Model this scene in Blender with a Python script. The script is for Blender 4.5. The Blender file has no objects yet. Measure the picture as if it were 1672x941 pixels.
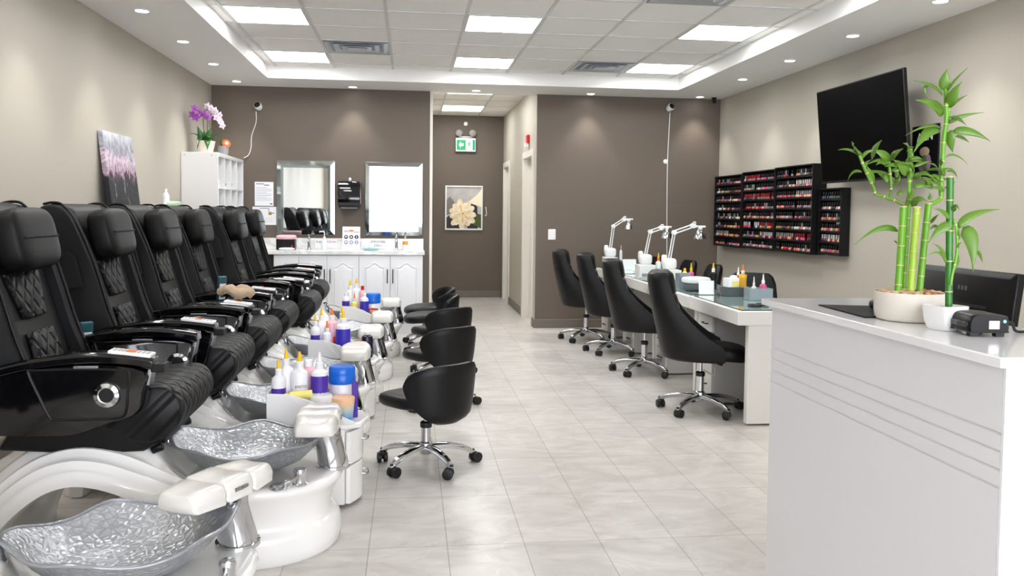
import bpy, bmesh, math, random
from mathutils import Vector, Matrix
random.seed(7)
PI = math.pi
S = bpy.context.scene
COL = S.collection
sin, cos = math.sin, math.cos

# ------------------------------------------------------------------ camera
F, YAW, PITCH, ROLL, CY, H = 1358.8, 0.1220, 0.0481, 0.0112, 411.4, 1.3694

def ray(u, v):
    du, dv = u - 836, v - CY
    c, s = cos(ROLL), sin(ROLL)
    a, b = c*du + s*dv, -s*du + c*dv
    x, z2 = a/F, -b/F
    c, s = cos(PITCH), sin(PITCH)
    d, z = c + s*z2, -s + c*z2
    c, s = cos(YAW), sin(YAW)
    return Vector((c*x + s*d, -s*x + c*d, z))

def at(u, v, ax, val):
    """the place in the room where the line of sight through (u, v) meets the plane ax = val"""
    r = ray(u, v); o = Vector((0, 0, H)); i = 'XYZ'.index(ax)
    return o + r*((val - o[i])/r[i])

cam_d = bpy.data.cameras.new('camera'); cam = bpy.data.objects.new('camera', cam_d); COL.objects.link(cam)
cam_d.sensor_width = 36; cam_d.lens = F*36/1672; cam_d.shift_y = -(470.5 - CY)/1672
cam_d.clip_start = 0.05
rt = Vector((cos(YAW), -sin(YAW), 0)); fw = Vector((sin(YAW)*cos(PITCH), cos(YAW)*cos(PITCH), -sin(PITCH)))
up0 = rt.cross(fw)
r2 = rt*cos(ROLL) + up0*sin(ROLL); u2 = up0*cos(ROLL) - rt*sin(ROLL)
m = Matrix((r2, u2, -fw)).transposed().to_4x4(); m.translation = (0, 0, H)
cam.matrix_world = m
S.camera = cam

# ------------------------------------------------------------------ materials
def lin(c):
    if isinstance(c, str):
        c = [int(c[i:i+2], 16)/255 for i in (0, 2, 4)]
        c = [x/12.92 if x <= .04045 else ((x + .055)/1.055)**2.4 for x in c]
    return (c[0], c[1], c[2], 1)

MATS = {}
def mat(name, c, rough=.5, metal=0, bump=0, bscale=60, coat=0, trans=0, emit=0, ior=1.45, spec=.5, alpha=1):
    if name in MATS: return MATS[name]
    m = bpy.data.materials.new(name); m.use_nodes = True
    nt = m.node_tree; b = nt.nodes['Principled BSDF']
    b.inputs['Base Color'].default_value = lin(c)
    b.inputs['Roughness'].default_value = rough
    b.inputs['Metallic'].default_value = metal
    b.inputs['Coat Weight'].default_value = coat; b.inputs['Coat Roughness'].default_value = .06
    b.inputs['Transmission Weight'].default_value = trans
    b.inputs['IOR'].default_value = ior
    b.inputs['Specular IOR Level'].default_value = spec
    b.inputs['Alpha'].default_value = alpha
    if emit:
        b.inputs['Emission Color'].default_value = lin(c); b.inputs['Emission Strength'].default_value = emit
    tc = nt.nodes.new('ShaderNodeTexCoord')
    n = nt.nodes.new('ShaderNodeTexNoise'); n.inputs['Scale'].default_value = bscale; n.inputs['Detail'].default_value = 3
    nt.links.new(tc.outputs['Object'], n.inputs['Vector'])
    if bump:
        bp = nt.nodes.new('ShaderNodeBump'); bp.inputs['Strength'].default_value = bump; bp.inputs['Distance'].default_value = .004
        nt.links.new(n.outputs['Fac'], bp.inputs['Height']); nt.links.new(bp.outputs['Normal'], b.inputs['Normal'])
    elif not emit and not trans:
        mr = nt.nodes.new('ShaderNodeMapRange')
        mr.inputs['To Min'].default_value = max(0, rough - .03); mr.inputs['To Max'].default_value = min(1, rough + .03)
        nt.links.new(n.outputs['Fac'], mr.inputs['Value']); nt.links.new(mr.outputs['Result'], b.inputs['Roughness'])
    MATS[name] = m
    return m

def nodes(name, rough=.5):
    m = bpy.data.materials.new(name); m.use_nodes = True
    nt = m.node_tree; b = nt.nodes['Principled BSDF']; b.inputs['Roughness'].default_value = rough
    MATS[name] = m
    def N(t, **kw):
        n = nt.nodes.new('ShaderNode' + t)
        for k, v in kw.items():
            if k in n.inputs: n.inputs[k].default_value = v
            else: setattr(n, k, v)
        return n
    return m, nt, b, N, nt.links.new

# floor: stacked porcelain planks 0.317 x 0.588 with soft veins
def floor_mat():
    m, nt, b, N, L = nodes('porcelain_floor', .32)
    g = N('NewGeometry'); mp = N('Mapping'); mp.inputs['Location'].default_value = (.1596, -3.3502, 0)
    L(g.outputs['Position'], mp.inputs['Vector'])
    br = N('TexBrick'); br.offset = 0; br.squash = 1
    for k, v in (('Scale', 1), ('Mortar Size', .0022), ('Mortar Smooth', .2), ('Brick Width', .317), ('Row Height', .5882), ('Bias', 0)): br.inputs[k].default_value = v
    br.inputs['Color1'].default_value = lin('d0ccc7'); br.inputs['Color2'].default_value = lin('c6c2bd'); br.inputs['Mortar'].default_value = lin('a29b94')
    L(mp.outputs['Vector'], br.inputs['Vector'])
    mp2 = N('Mapping'); mp2.inputs['Scale'].default_value = (1.1, 2.3, 1); mp2.inputs['Rotation'].default_value = (0, 0, .5)
    L(g.outputs['Position'], mp2.inputs['Vector'])
    n1 = N('TexNoise', Scale=2.6, Detail=8, Roughness=.62, Distortion=1.6); L(mp2.outputs['Vector'], n1.inputs['Vector'])
    cr = N('ValToRGB'); cr.color_ramp.elements[0].position = .32; cr.color_ramp.elements[0].color = (.80, .79, .775, 1)
    cr.color_ramp.elements[1].position = .66; cr.color_ramp.elements[1].color = (1.05, 1.05, 1.05, 1)
    L(n1.outputs['Fac'], cr.inputs['Fac'])
    n2 = N('TexNoise', Scale=1.7, Detail=5, Distortion=.8); L(mp2.outputs['Vector'], n2.inputs['Vector'])
    v = N('Math', operation='SUBTRACT'); v.inputs[1].default_value = .5; L(n2.outputs['Fac'], v.inputs[0])
    va = N('Math', operation='ABSOLUTE'); L(v.outputs[0], va.inputs[0])
    vr = N('MapRange'); vr.inputs['From Max'].default_value = .012; vr.inputs['To Min'].default_value = 1.09; vr.inputs['To Max'].default_value = 1
    L(va.outputs[0], vr.inputs['Value'])
    mx = N('Mix', data_type='RGBA', blend_type='MULTIPLY'); mx.inputs[0].default_value = 1
    L(br.outputs['Color'], mx.inputs[6]); L(cr.outputs['Color'], mx.inputs[7])
    mx2 = N('Mix', data_type='RGBA', blend_type='MULTIPLY'); mx2.inputs[0].default_value = 1
    L(mx.outputs[2], mx2.inputs[6]); L(vr.outputs['Result'], mx2.inputs[7])
    L(mx2.outputs[2], b.inputs['Base Color'])
    bp = N('Bump', Strength=.25, Distance=.002); bp.invert = True; L(br.outputs['Fac'], bp.inputs['Height']); L(bp.outputs['Normal'], b.inputs['Normal'])
    return m

def quilt_mat(name, c, step=.062, rough=.42):
    m, nt, b, N, L = nodes(name, rough)
    b.inputs['Base Color'].default_value = lin(c)
    tc = N('TexCoord'); sp = N('SeparateXYZ'); L(tc.outputs['Object'], sp.inputs[0])
    a = N('Math', operation='SUBTRACT'); L(sp.outputs['X'], a.inputs[0]); L(sp.outputs['Z'], a.inputs[1])
    a2 = N('Math', operation='MULTIPLY'); L(a.outputs[0], a2.inputs[0]); a2.inputs[1].default_value = .62
    hs = []
    for sg in ('ADD', 'SUBTRACT'):
        q = N('Math', operation=sg); L(a2.outputs[0], q.inputs[0]); L(sp.outputs['Y'], q.inputs[1])
        w = N('Math', operation='PINGPONG'); L(q.outputs[0], w.inputs[0]); w.inputs[1].default_value = step/2
        r = N('MapRange'); r.inputs['From Max'].default_value = step*.28; r.interpolation_type = 'SMOOTHSTEP'; L(w.outputs[0], r.inputs['Value']); hs.append(r)
    mn = N('Math', operation='MINIMUM'); L(hs[0].outputs['Result'], mn.inputs[0]); L(hs[1].outputs['Result'], mn.inputs[1])
    b.inputs['Specular IOR Level'].default_value = .3
    bp = N('Bump', Strength=1, Distance=.009); L(mn.outputs[0], bp.inputs['Height']); L(bp.outputs['Normal'], b.inputs['Normal'])
    return m

def bowl_mat():
    m, nt, b, N, L = nodes('hammered_silver_glass', .3)
    b.inputs['Metallic'].default_value = .5; b.inputs['Coat Weight'].default_value = .1
    tc = N('TexCoord')
    mp = N('Mapping'); mp.inputs['Scale'].default_value = (1, 1.5, 1.3); L(tc.outputs['Object'], mp.inputs['Vector'])
    nz = N('TexNoise', Scale=14); L(mp.outputs['Vector'], nz.inputs['Vector'])
    ad = N('Mix', data_type='VECTOR'); ad.inputs[0].default_value = .03; L(mp.outputs['Vector'], ad.inputs[4]); L(nz.outputs['Color'], ad.inputs[5])
    v = N('TexVoronoi', feature='DISTANCE_TO_EDGE', Scale=40); L(ad.outputs[1], v.inputs['Vector'])
    r = N('MapRange'); r.inputs['From Max'].default_value = .16; r.interpolation_type = 'SMOOTHSTEP'; L(v.outputs['Distance'], r.inputs['Value'])
    mx = N('Mix', data_type='RGBA'); mx.inputs[6].default_value = lin('a3a6aa'); mx.inputs[7].default_value = lin('b9bbbf'); L(r.outputs['Result'], mx.inputs[0])
    L(mx.outputs[2], b.inputs['Base Color'])
    r3 = N('MapRange'); r3.inputs['From Max'].default_value = .42; r3.interpolation_type = 'SMOOTHSTEP'; L(v.outputs['Distance'], r3.inputs['Value'])
    bp = N('Bump', Strength=.42, Distance=.006); L(r3.outputs['Result'], bp.inputs['Height']); L(bp.outputs['Normal'], b.inputs['Normal'])
    return m

def marble_mat():
    m, nt, b, N, L = nodes('white_marble', .15)
    g = N('NewGeometry'); n = N('TexNoise', Scale=5, Detail=8, Distortion=2); L(g.outputs['Position'], n.inputs['Vector'])
    cr = N('ValToRGB'); cr.color_ramp.elements[0].position = .45; cr.color_ramp.elements[0].color = lin('d9d9d9')
    cr.color_ramp.elements[1].position = .56; cr.color_ramp.elements[1].color = lin('efefee'); L(n.outputs['Fac'], cr.inputs['Fac'])
    L(cr.outputs['Color'], b.inputs['Base Color'])
    return m

def abstract_mat():
    """loose brushwork: pale grey above, mauve and pink in the middle, near-black below with a pale blue patch"""
    m, nt, b, N, L = nodes('abstract_canvas', .6)
    tc = N('TexCoord'); sp = N('SeparateXYZ'); L(tc.outputs['Object'], sp.inputs[0])
    mp = N('Mapping'); mp.inputs['Scale'].default_value = (1, 6.5, 2.6); L(tc.outputs['Object'], mp.inputs['Vector'])
    n = N('TexNoise', Scale=2.2, Detail=9, Roughness=.7, Distortion=2.2); L(mp.outputs['Vector'], n.inputs['Vector'])
    k = N('Math', operation='MULTIPLY_ADD'); L(n.outputs['Fac'], k.inputs[0]); k.inputs[1].default_value = .5; k.inputs[2].default_value = -.25
    ad = N('Math', operation='ADD'); L(sp.outputs['Z'], ad.inputs[0]); L(k.outputs[0], ad.inputs[1])
    mr = N('MapRange'); mr.inputs['From Min'].default_value = 1.34; mr.inputs['From Max'].default_value = 1.97; L(ad.outputs[0], mr.inputs['Value'])
    cr = N('ValToRGB'); e = cr.color_ramp.elements
    e[0].position = 0; e[0].color = lin('0a0a0c'); e[1].position = 1; e[1].color = lin('dddcdf')
    for p, c in ((.38, '151418'), (.43, '3f2d3c'), (.48, 'c9a5b8'), (.54, '8d7f92'), (.62, 'e0cdd6'), (.72, '77758a'), (.8, 'a5a6b0')):
        q = e.new(p); q.color = lin(c)
    L(mr.outputs['Result'], cr.inputs['Fac'])
    n2 = N('TexNoise', Scale=3.1, Detail=5); L(mp.outputs['Vector'], n2.inputs['Vector'])
    r2_ = N('MapRange'); r2_.inputs['From Min'].default_value = .6; r2_.inputs['From Max'].default_value = .74; L(n2.outputs['Fac'], r2_.inputs['Value'])
    mx = N('Mix', data_type='RGBA'); L(r2_.outputs['Result'], mx.inputs[0]); L(cr.outputs['Color'], mx.inputs[6]); mx.inputs[7].default_value = lin('b4c4ca')
    L(mx.outputs[2], b.inputs['Base Color'])
    return m

def cane_mat(name, c1, c2):
    m, nt, b, N, L = nodes(name, .35)
    tc = N('TexCoord'); n = N('TexNoise', Scale=9, Detail=2); L(tc.outputs['Object'], n.inputs['Vector'])
    mx = N('Mix', data_type='RGBA'); L(n.outputs['Fac'], mx.inputs[0]); mx.inputs[6].default_value = lin(c1); mx.inputs[7].default_value = lin(c2)
    L(mx.outputs[2], b.inputs['Base Color'])
    return m

def gradient_pack_mat():
    m, nt, b, N, L = nodes('orange_to_blue_wrap', .3)
    tc = N('TexCoord'); sp = N('SeparateXYZ'); L(tc.outputs['Generated'], sp.inputs[0])
    n = N('TexNoise', Scale=5); L(tc.outputs['Generated'], n.inputs['Vector'])
    a = N('Math', operation='MULTIPLY_ADD'); L(n.outputs['Fac'], a.inputs[0]); a.inputs[1].default_value = .3; a.inputs[2].default_value = -.15
    d = N('Math', operation='ADD'); L(sp.outputs['Z'], d.inputs[0]); L(a.outputs[0], d.inputs[1])
    cr = N('ValToRGB'); e = cr.color_ramp.elements; e[0].position = .1; e[0].color = lin('2f8fd0'); e[1].position = .85; e[1].color = lin('f0bf90')
    q = e.new(.5); q.color = lin('b9c7bd'); L(d.outputs[0], cr.inputs['Fac']); L(cr.outputs['Color'], b.inputs['Base Color'])
    return m

M = dict(
    wall_beige=mat('wall_beige', 'b5afa3', .55, bump=.04, bscale=220, spec=.25),
    wall_taupe=mat('wall_taupe', '695f56', .55, bump=.04, bscale=220, spec=.3),
    base_taupe=mat('baseboard_taupe', '6f675f', .4),
    soffit=mat('soffit_paint', 'eeedeb', .6, bump=.03, bscale=200, spec=.2),
    tile=mat('ceiling_tile', 'f1efec', .9, bump=.3, bscale=420, spec=.1),
    vent=mat('vent_paint', 'c9cdd3', .4),
    lampgrey=mat('lamp_head_grey', '8d8a85', .3),
    smoke=mat('smoked_glass', '97999e', .15, .3, spec=.6),
    mirror_rim=mat('mirror_rim', 'c3cbc9', .06, 1),
    pale_green=mat('pale_green', 'a9c4a6', .6),
    tbar=mat('t_bar', 'd2d1cf', .5),
    trim=mat('trim_white', 'dcd8d0', .35),
    white=mat('white_lacquer', 'e9e9e9', .25),
    cabinet=mat('cabinet_white', 'e6e7ea', .3),
    laminate=mat('desk_white', 'e6e4e0', .3),
    desk_grey=mat('desk_panel', 'cfcdc9', .35),
    recep=mat('reception_panel', 'e4e4e6', .38, spec=.4),
    recep_end_lit=mat('reception_end_lit', 'eeeff3', .3),  # window light on the near end is put into this paler, bluer white
    quartz=mat('quartz_slab', 'f1f1f2', .12),
    fibre=mat('fibreglass', 'efeeeb', .14, coat=.4),
    pad=mat('footrest_vinyl', 'dfdcd7', .25),
    chrome=mat('chrome', 'd8dade', .08, 1),
    satin=mat('satin_aluminium', 'c3c4c6', .22, 1),
    steel=mat('brushed_steel', 'a9abae', .3, 1),
    leather=mat('black_leather', '0e0e0f', .48, bump=.12, bscale=260, spec=.28),
    pillow=mat('pillow_leather', '0f0f10', .5, bump=.12, bscale=260, spec=.28),
    vinyl=mat('black_vinyl', '0d0d0e', .42, bump=.08, bscale=240, spec=.35),
    cloth_black=mat('black_cloth', '08090b', .8, bump=.15, bscale=400),
    gloss=mat('piano_black', '08080a', .07, coat=.5),
    plastic=mat('black_plastic', '0a0a0c', .4, spec=.35),
    rubber=mat('caster_black', '17181a', .45),
    dark=mat('dark_slot', '050505', .6),
    screen=mat('tv_screen', '020203', .4, spec=.04),
    bezel=mat('tv_bezel', '0a0a0b', .35),
    mirror=mat('mirror', 'f2f5f4', .01, 1),
    mirror_edge=mat('mirror_bevel', '9aa8a4', .08, 1),
    glass_green=mat('table_glass', 'a9c7c2', .03, trans=.0, spec=.8, metal=.0, coat=1),
    glass_edge=mat('glass_edge', '16302b', .1),
    paper=mat('paper', 'ecedf0', .7),
    ink=mat('ink', '3a3d45', .7),
    ink_soft=mat('soft_ink', '9aa0ad', .7),
    ink_black=mat('black_ink', '121212', .6),
    red=mat('red_plastic', 'c01624', .3),
    brass=mat('brass', 'b08d33', .3, .8),
    green_sign=mat('sign_green', '0f8a50', .4, emit=.35),
    sign_white=mat('sign_white', 'f4f4f0', .4, emit=.5),
    clear=mat('clear_plastic', 'e7eaec', .12, spec=.6),
    milky=mat('milky_plastic', 'ecebf0', .3),
    purple=mat('purple_label', '4b2a9c', .35),
    purple2=mat('violet_label', '3d33b4', .3),
    yellow=mat('yellow_nozzle', 'eec11c', .35),
    orange=mat('orange_cap', 'ee7a22', .35),
    blue=mat('blue_lid', '1567cf', .3),
    pink=mat('pink_plastic', 'eebac3', .3),
    magenta=mat('magenta_liquid', 'd65a92', .2),
    amber=mat('amber_liquid', 'dba13a', .15),
    lemon=mat('lemon_tube', 'f0e27a', .4),
    green=mat('green_cap', '0d6b4d', .35),
    navy=mat('navy_jar', '1b1c33', .25),
    teal=mat('teal_cloth', '8fc3c9', .7),
    teal_box=mat('teal_remote', '22505a', .4),
    cream=mat('cream_ceramic', 'd8d1c5', .3),
    white_pot=mat('white_ceramic', 'e9e8e6', .3),
    grey_pot=mat('grey_pot', 'a6a7a9', .5),
    pebble=mat('pebbles', 'd8b896', .6, bump=.3, bscale=90),
    pebble2=mat('tan_pebbles', 'b9793f', .6),
    soil=mat('soil', '8a5a33', .9, bump=.6, bscale=80),
    leaf=cane_mat('leaf_green', '466d1c', '6a912f'),
    leaf_dark=cane_mat('leaf_dark', '1f4d1e', '2f6a28'),
    cane=cane_mat('cane_green', '4f8f1c', '7db52a'),
    cane_y=cane_mat('cane_yellow', '8fb82c', 'b3cf49'),
    cane_d=cane_mat('cane_deep', '23641f', '3b8028'),
    node=mat('cane_node', 'cdb98a', .6),
    petal=mat('orchid_petal', 'a64fb4', .5), petal_w=mat('orchid_white', 'e4cfdc', .5),
    stem=mat('orchid_stem', '6a5a48', .6),
    beige_cloth=mat('tan_cloth', 'a8937b', .9, bump=.3, bscale=200),
    slate=mat('galvanised_caddy', '8e9aa0', .35, .3, bump=.5, bscale=50),
    grey_box=mat('charcoal_tray', '55585b', .6),
    emit_panel=mat('panel_diffuser', 'ffffff', .5, emit=11),
    emit_down=mat('downlight_lens', 'ffffff', .5, emit=14),
    blind=mat('daylit_blind', 'f2f6ff', .6, emit=4.6),
    floor=floor_mat(), bowl=bowl_mat(), marble=marble_mat(), canvas=abstract_mat(),
    quilt=quilt_mat('quilted_leather', '121213', .075, .48), wrap=gradient_pack_mat(),
)

# ------------------------------------------------------------------ geometry helper
class G:
    def __init__(s): s.b = bmesh.new(); s.mi = 0
    def _f(s, vs):
        try:
            f = s.b.faces.new(vs); f.material_index = s.mi; f.smooth = True; return f
        except ValueError: return None
    def loft(s, rings, cap0=True, cap1=True, closed=True):
        R = [[s.b.verts.new(p) for p in r] for r in rings]
        n = len(R[0])
        for a, b in zip(R, R[1:]):
            for i in range(n if closed else n - 1):
                j = (i + 1) % n; s._f((a[i], a[j], b[j], b[i]))
        if cap0: s._f(R[0][::-1])
        if cap1: s._f(R[-1])
        return s
    def box(s, x0, x1, y0, y1, z0, z1, T=None):
        c = [(x0, y0), (x1, y0), (x1, y1), (x0, y1)]
        r = [[Vector((x, y, z)) for x, y in c] for z in (z0, z1)]
        if T: r = [[T @ p for p in q] for q in r]
        return s.loft(r)
    def prism(s, pts, ax, a, b):
        def P(p, d):
            return {'x': (d, p[0], p[1]), 'y': (p[0], d, p[1]), 'z': (p[0], p[1], d)}[ax]
        return s.loft([[P(p, a) for p in pts], [P(p, b) for p in pts]])
    def lathe(s, prof, c=(0, 0, 0), n=20, ax='z', caps=True, T=None):
        rs = []
        for r, h in prof:
            r = max(r, 1e-4); q = []
            for i in range(n):
                a = 2*PI*i/n; p = (r*cos(a), r*sin(a), h)
                if ax == 'x': p = (h, r*cos(a), r*sin(a))
                if ax == 'y': p = (r*sin(a), h, r*cos(a))
                p = Vector(p)
                if T: p = T @ p
                q.append(p + Vector(c))
            rs.append(q)
        return s.loft(rs, caps, caps)
    def tube(s, pts, r, n=8, sq=None):
        pts = [Vector(p) for p in pts]
        rr = r if isinstance(r, (list, tuple)) else [r]*len(pts)
        rings = []; u = None
        for i, p in enumerate(pts):
            t = (pts[min(i + 1, len(pts) - 1)] - pts[max(i - 1, 0)]).normalized()
            if u is None:
                u = t.cross(Vector((0, 0, 1)))
                if u.length < .05: u = t.cross(Vector((0, 1, 0)))
            else: u = u - t*u.dot(t)
            u.normalize(); w = t.cross(u)
            k = sq or 1
            rings.append([p + (u*cos(2*PI*j/n) + w*sin(2*PI*j/n)*k)*rr[i] for j in range(n)])
        return s.loft(rings)
    def sq(s, c, r, e1=1, e2=1, nu=24, nv=12, T=None):
        def pw(x, e): return math.copysign(abs(x)**e, x)
        rings = []
        for j in range(nv + 1):
            v = -PI/2 + PI*j/nv; cv = max(pw(cos(v), e1), 1e-4)
            q = []
            for i in range(nu):
                a = 2*PI*i/nu
                p = Vector((r[0]*cv*pw(cos(a), e2), r[1]*cv*pw(sin(a), e2), r[2]*pw(sin(v), e1)))
                if T: p = T @ p
                q.append(p + Vector(c))
            rings.append(q)
        return s.loft(rings)
    def leaf(s, p0, p1, p2, w, nrm=None, n=9, th=.0006):
        p0, p1, p2 = Vector(p0), Vector(p1), Vector(p2)
        nrm = Vector(nrm) if nrm else Vector((0, 0, 1))
        L_, M_, R_ = [], [], []
        for i in range(n):
            t = i/(n - 1)
            p = p0*(1-t)**2 + p1*2*t*(1-t) + p2*t*t
            d = ((p1 - p0)*(1 - t) + (p2 - p1)*t).normalized()
            sd = d.cross(nrm)
            if sd.length < .1: sd = d.cross(Vector((1, .2, .3)))
            sd.normalize(); up_ = sd.cross(d)
            ww = w*.5*max(.04, (sin(PI*min(1, t**.75*.96 + .06))**.9)*(1 - .35*t))
            L_.append(p + sd*ww + up_*ww*.3); M_.append(p); R_.append(p - sd*ww + up_*ww*.22)
        s.loft([L_, M_, R_], False, False, closed=False)
        return s
    def build(s, name, m=None, parent=None, bevel=0, seg=2, sub=0, solid=0, ang=40, loc=None, rot=None):
        bmesh.ops.recalc_face_normals(s.b, faces=s.b.faces[:])
        me = bpy.data.meshes.new(name); s.b.to_mesh(me); s.b.free()
        for q in (m if isinstance(m, (list, tuple)) else [m]): me.materials.append(M[q] if isinstance(q, str) else q)
        me.set_sharp_from_angle(angle=math.radians(ang))
        o = bpy.data.objects.new(name, me); COL.objects.link(o)
        if parent: o.parent = parent
        if loc: o.location = loc
        if rot: o.rotation_euler = rot
        if solid:
            q = o.modifiers.new('solid', 'SOLIDIFY'); q.thickness = solid; q.offset = 0
        if bevel:
            q = o.modifiers.new('bevel', 'BEVEL'); q.width = bevel; q.segments = seg; q.limit_method = 'ANGLE'; q.angle_limit = math.radians(35)
            q.harden_normals = False
        if sub:
            q = o.modifiers.new('sub', 'SUBSURF'); q.levels = sub; q.render_levels = sub
        return o

def tag(o, label, cat, group=None, kind=None):
    o['label'] = label; o['category'] = cat
    if group: o['group'] = group
    if kind: o['kind'] = kind
    return o
def thing(name, label, cat, loc=(0, 0, 0), rz=0, group=None):
    o = bpy.data.objects.new(name, None); COL.objects.link(o); o.empty_display_size = .1
    o.location = loc; o.rotation_euler = (0, 0, rz)
    return tag(o, label, cat, group)
def struct(o):
    o['kind'] = 'structure'; return o
KIDS = {}
def kids(o):
    return [c for c in bpy.data.objects if c.parent is o]
def copy_tree(o, loc=None, rz=None, label=None, parent=None):
    c = o.copy(); COL.objects.link(c)
    if parent: c.parent = parent
    if loc is not None: c.location = loc
    if rz is not None: c.rotation_euler = (0, 0, rz)
    if label: c['label'] = label
    for ch in kids(o): copy_tree(ch, parent=c)
    return c
def text(name, body, size, m, parent, loc, rot, align='CENTER'):
    cu = bpy.data.curves.new(name, 'FONT'); cu.body = body; cu.size = size; cu.align_x = align; cu.align_y = 'CENTER'; cu.extrude = .0004
    tmp = bpy.data.objects.new('tmp', cu); COL.objects.link(tmp); bpy.context.view_layer.update()
    me = bpy.data.meshes.new_from_object(tmp.evaluated_get(bpy.context.evaluated_depsgraph_get())); bpy.data.objects.remove(tmp)
    me.materials.clear(); me.materials.append(M[m])
    o = bpy.data.objects.new(name, me); COL.objects.link(o)
    o.parent = parent; o.location = loc; o.rotation_euler = rot
    return o
def rz(a): return Matrix.Rotation(a, 4, 'Z')
def TR(x, y, z, ax='Y', a=0): return Matrix.Translation((x, y, z)) @ Matrix.Rotation(a, 4, ax)
def pbox(name, m, parent, x0, x1, y0, y1, z0, z1, bevel=.003, seg=2):
    return G().box(x0, x1, y0, y1, z0, z1).build(name, m, parent, bevel, seg)
def rrect(x0, x1, y0, y1, r, n=5):
    p = []
    for cx, cy, a0 in ((x1-r, y0+r, -PI/2), (x1-r, y1-r, 0), (x0+r, y1-r, PI/2), (x0+r, y0+r, PI)):
        for i in range(n + 1):
            a = a0 + PI/2*i/n; p.append((cx + r*cos(a), cy + r*sin(a)))
    return p
def smooth(pts, k=6, closed=False):
    """Catmull-Rom through the points"""
    P = [Vector(p) for p in pts]; out = []; n = len(P)
    rng = range(n if closed else n - 1)
    for i in rng:
        a, b, c, d = (P[(i-1) % n], P[i], P[(i+1) % n], P[(i+2) % n]) if closed else (P[max(i-1, 0)], P[i], P[i+1], P[min(i+2, n-1)])
        for j in range(k):
            t = j/k
            out.append(.5*((2*b) + (c-a)*t + (2*a-5*b+4*c-d)*t*t + (3*b-a-3*c+d)*t**3))
    if not closed: out.append(P[-1])
    return out

# ------------------------------------------------------------------ room shell
XL, XR, D, YF = -2.206, 3.686, 9.68, -2.6
ZS, ZC = 2.743, 2.876
HX0, HX1, HD = .24, 1.465, 13.2
struct(G().box(XL-.1, XR+.1, YF, HD+.1, -.08, 0).build('floor', 'floor'))
struct(G().box(XL-.12, XL, YF, D+.12, 0, 3.0).build('wall_left', 'wall_beige'))
struct(G().box(XR, XR+.12, YF, D+.12, 0, 3.0).build('wall_right', 'wall_beige'))
w = G().box(XL, HX0-.02, D, D+.12, 0, ZS+.1); w.box(HX1, XR, D, D+.12, 0, ZS+.1)
struct(w.build('wall_back', 'wall_taupe'))
# hallway
g = G().box(HX0-.14, HX0-.02, D+.12, HD+.1, 0, 3.0)
struct(g.build('wall_hall_left', 'wall_beige'))
DOORS = [(9.93, 10.70, 2.06), (12.32, 12.98, 2.06)]
g = G(); ys = D+.12
for a, b, h in DOORS:
    g.box(HX1, HX1+.12, ys, a, 0, 3.0); g.box(HX1, HX1+.12, a, b, h, 3.0); ys = b
g.box(HX1, HX1+.12, ys, HD, 0, 3.0)
struct(g.build('wall_hall_right', 'wall_beige'))
struct(G().box(HX1-.004, HX1-.0005, D+.001, D+.12, 0, ZS).build('trim_hall_corner', 'wall_beige'))
struct(G().box(HX0-.14, HX1+.12, HD, HD+.1, 0, 3.0).build('wall_hall_end', 'wall_taupe'))
for i, (a, b, h) in enumerate(DOORS):
    d = struct(G().box(HX1+.07, HX1+.11, a, b, .01, h).build('door_%d' % (i+1), 'trim', bevel=.003))
    d['label'] = 'white hallway door set back in its casing'
    f = G()
    f.box(HX1-.022, HX1+.1, a-.07, a+.012, 0, h+.07); f.box(HX1-.022, HX1+.1, b-.012, b+.07, 0, h+.07); f.box(HX1-.022, HX1+.1, a+.012, b-.012, h-.012, h+.07)
    f.build('door_frame', 'trim', d, .004)
    k = G().lathe([(.012, 0), (.012, .03), (.024, .04), (.026, .055), (.018, .07), (0, .072)], (HX1+.07, a+.07, .98), 14, 'x', T=Matrix.Scale(-1, 4, (1, 0, 0)))
    k.build('door_knob', 'steel', d)
struct(G().box(HX0-.021, HX0+.012, D-.012, D+.12, 0, ZS).build('trim_1', 'trim', bevel=.003))
g = G().box(HX0-.02, HX0+.01, D+.5, D+.58, 0, 2.12); g.box(HX0-.02, HX0+.01, D+1.4, D+1.48, 0, 2.12); g.box(HX0-.02, HX0+.01, D+.58, D+1.4, 2.04, 2.12)
struct(g.build('trim_2', 'trim', bevel=.003))
# baseboards
def baseboard(name, x0, x1, y0, y1):
    g = G().box(x0, x1, y0, y1, 0, .105)
    return struct(g.build(name, 'base_taupe', bevel=.006))
baseboard('baseboard_left', XL, XL+.016, YF, D)
baseboard('baseboard_right', XR-.016, XR, YF, D)
baseboard('baseboard_back', HX1-.015, XR-.02, D-.016, D)
baseboard('baseboard_back_left', XL+.02, HX0-.03, D-.016, D)
baseboard('baseboard_hall', HX1-.016, HX1, D+.0, 9.855)
baseboard('baseboard_hall_middle', HX1-.016, HX1, 10.775, 12.245)
baseboard('baseboard_hall_end', HX0, HX1-.02, HD-.016, HD)
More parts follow.
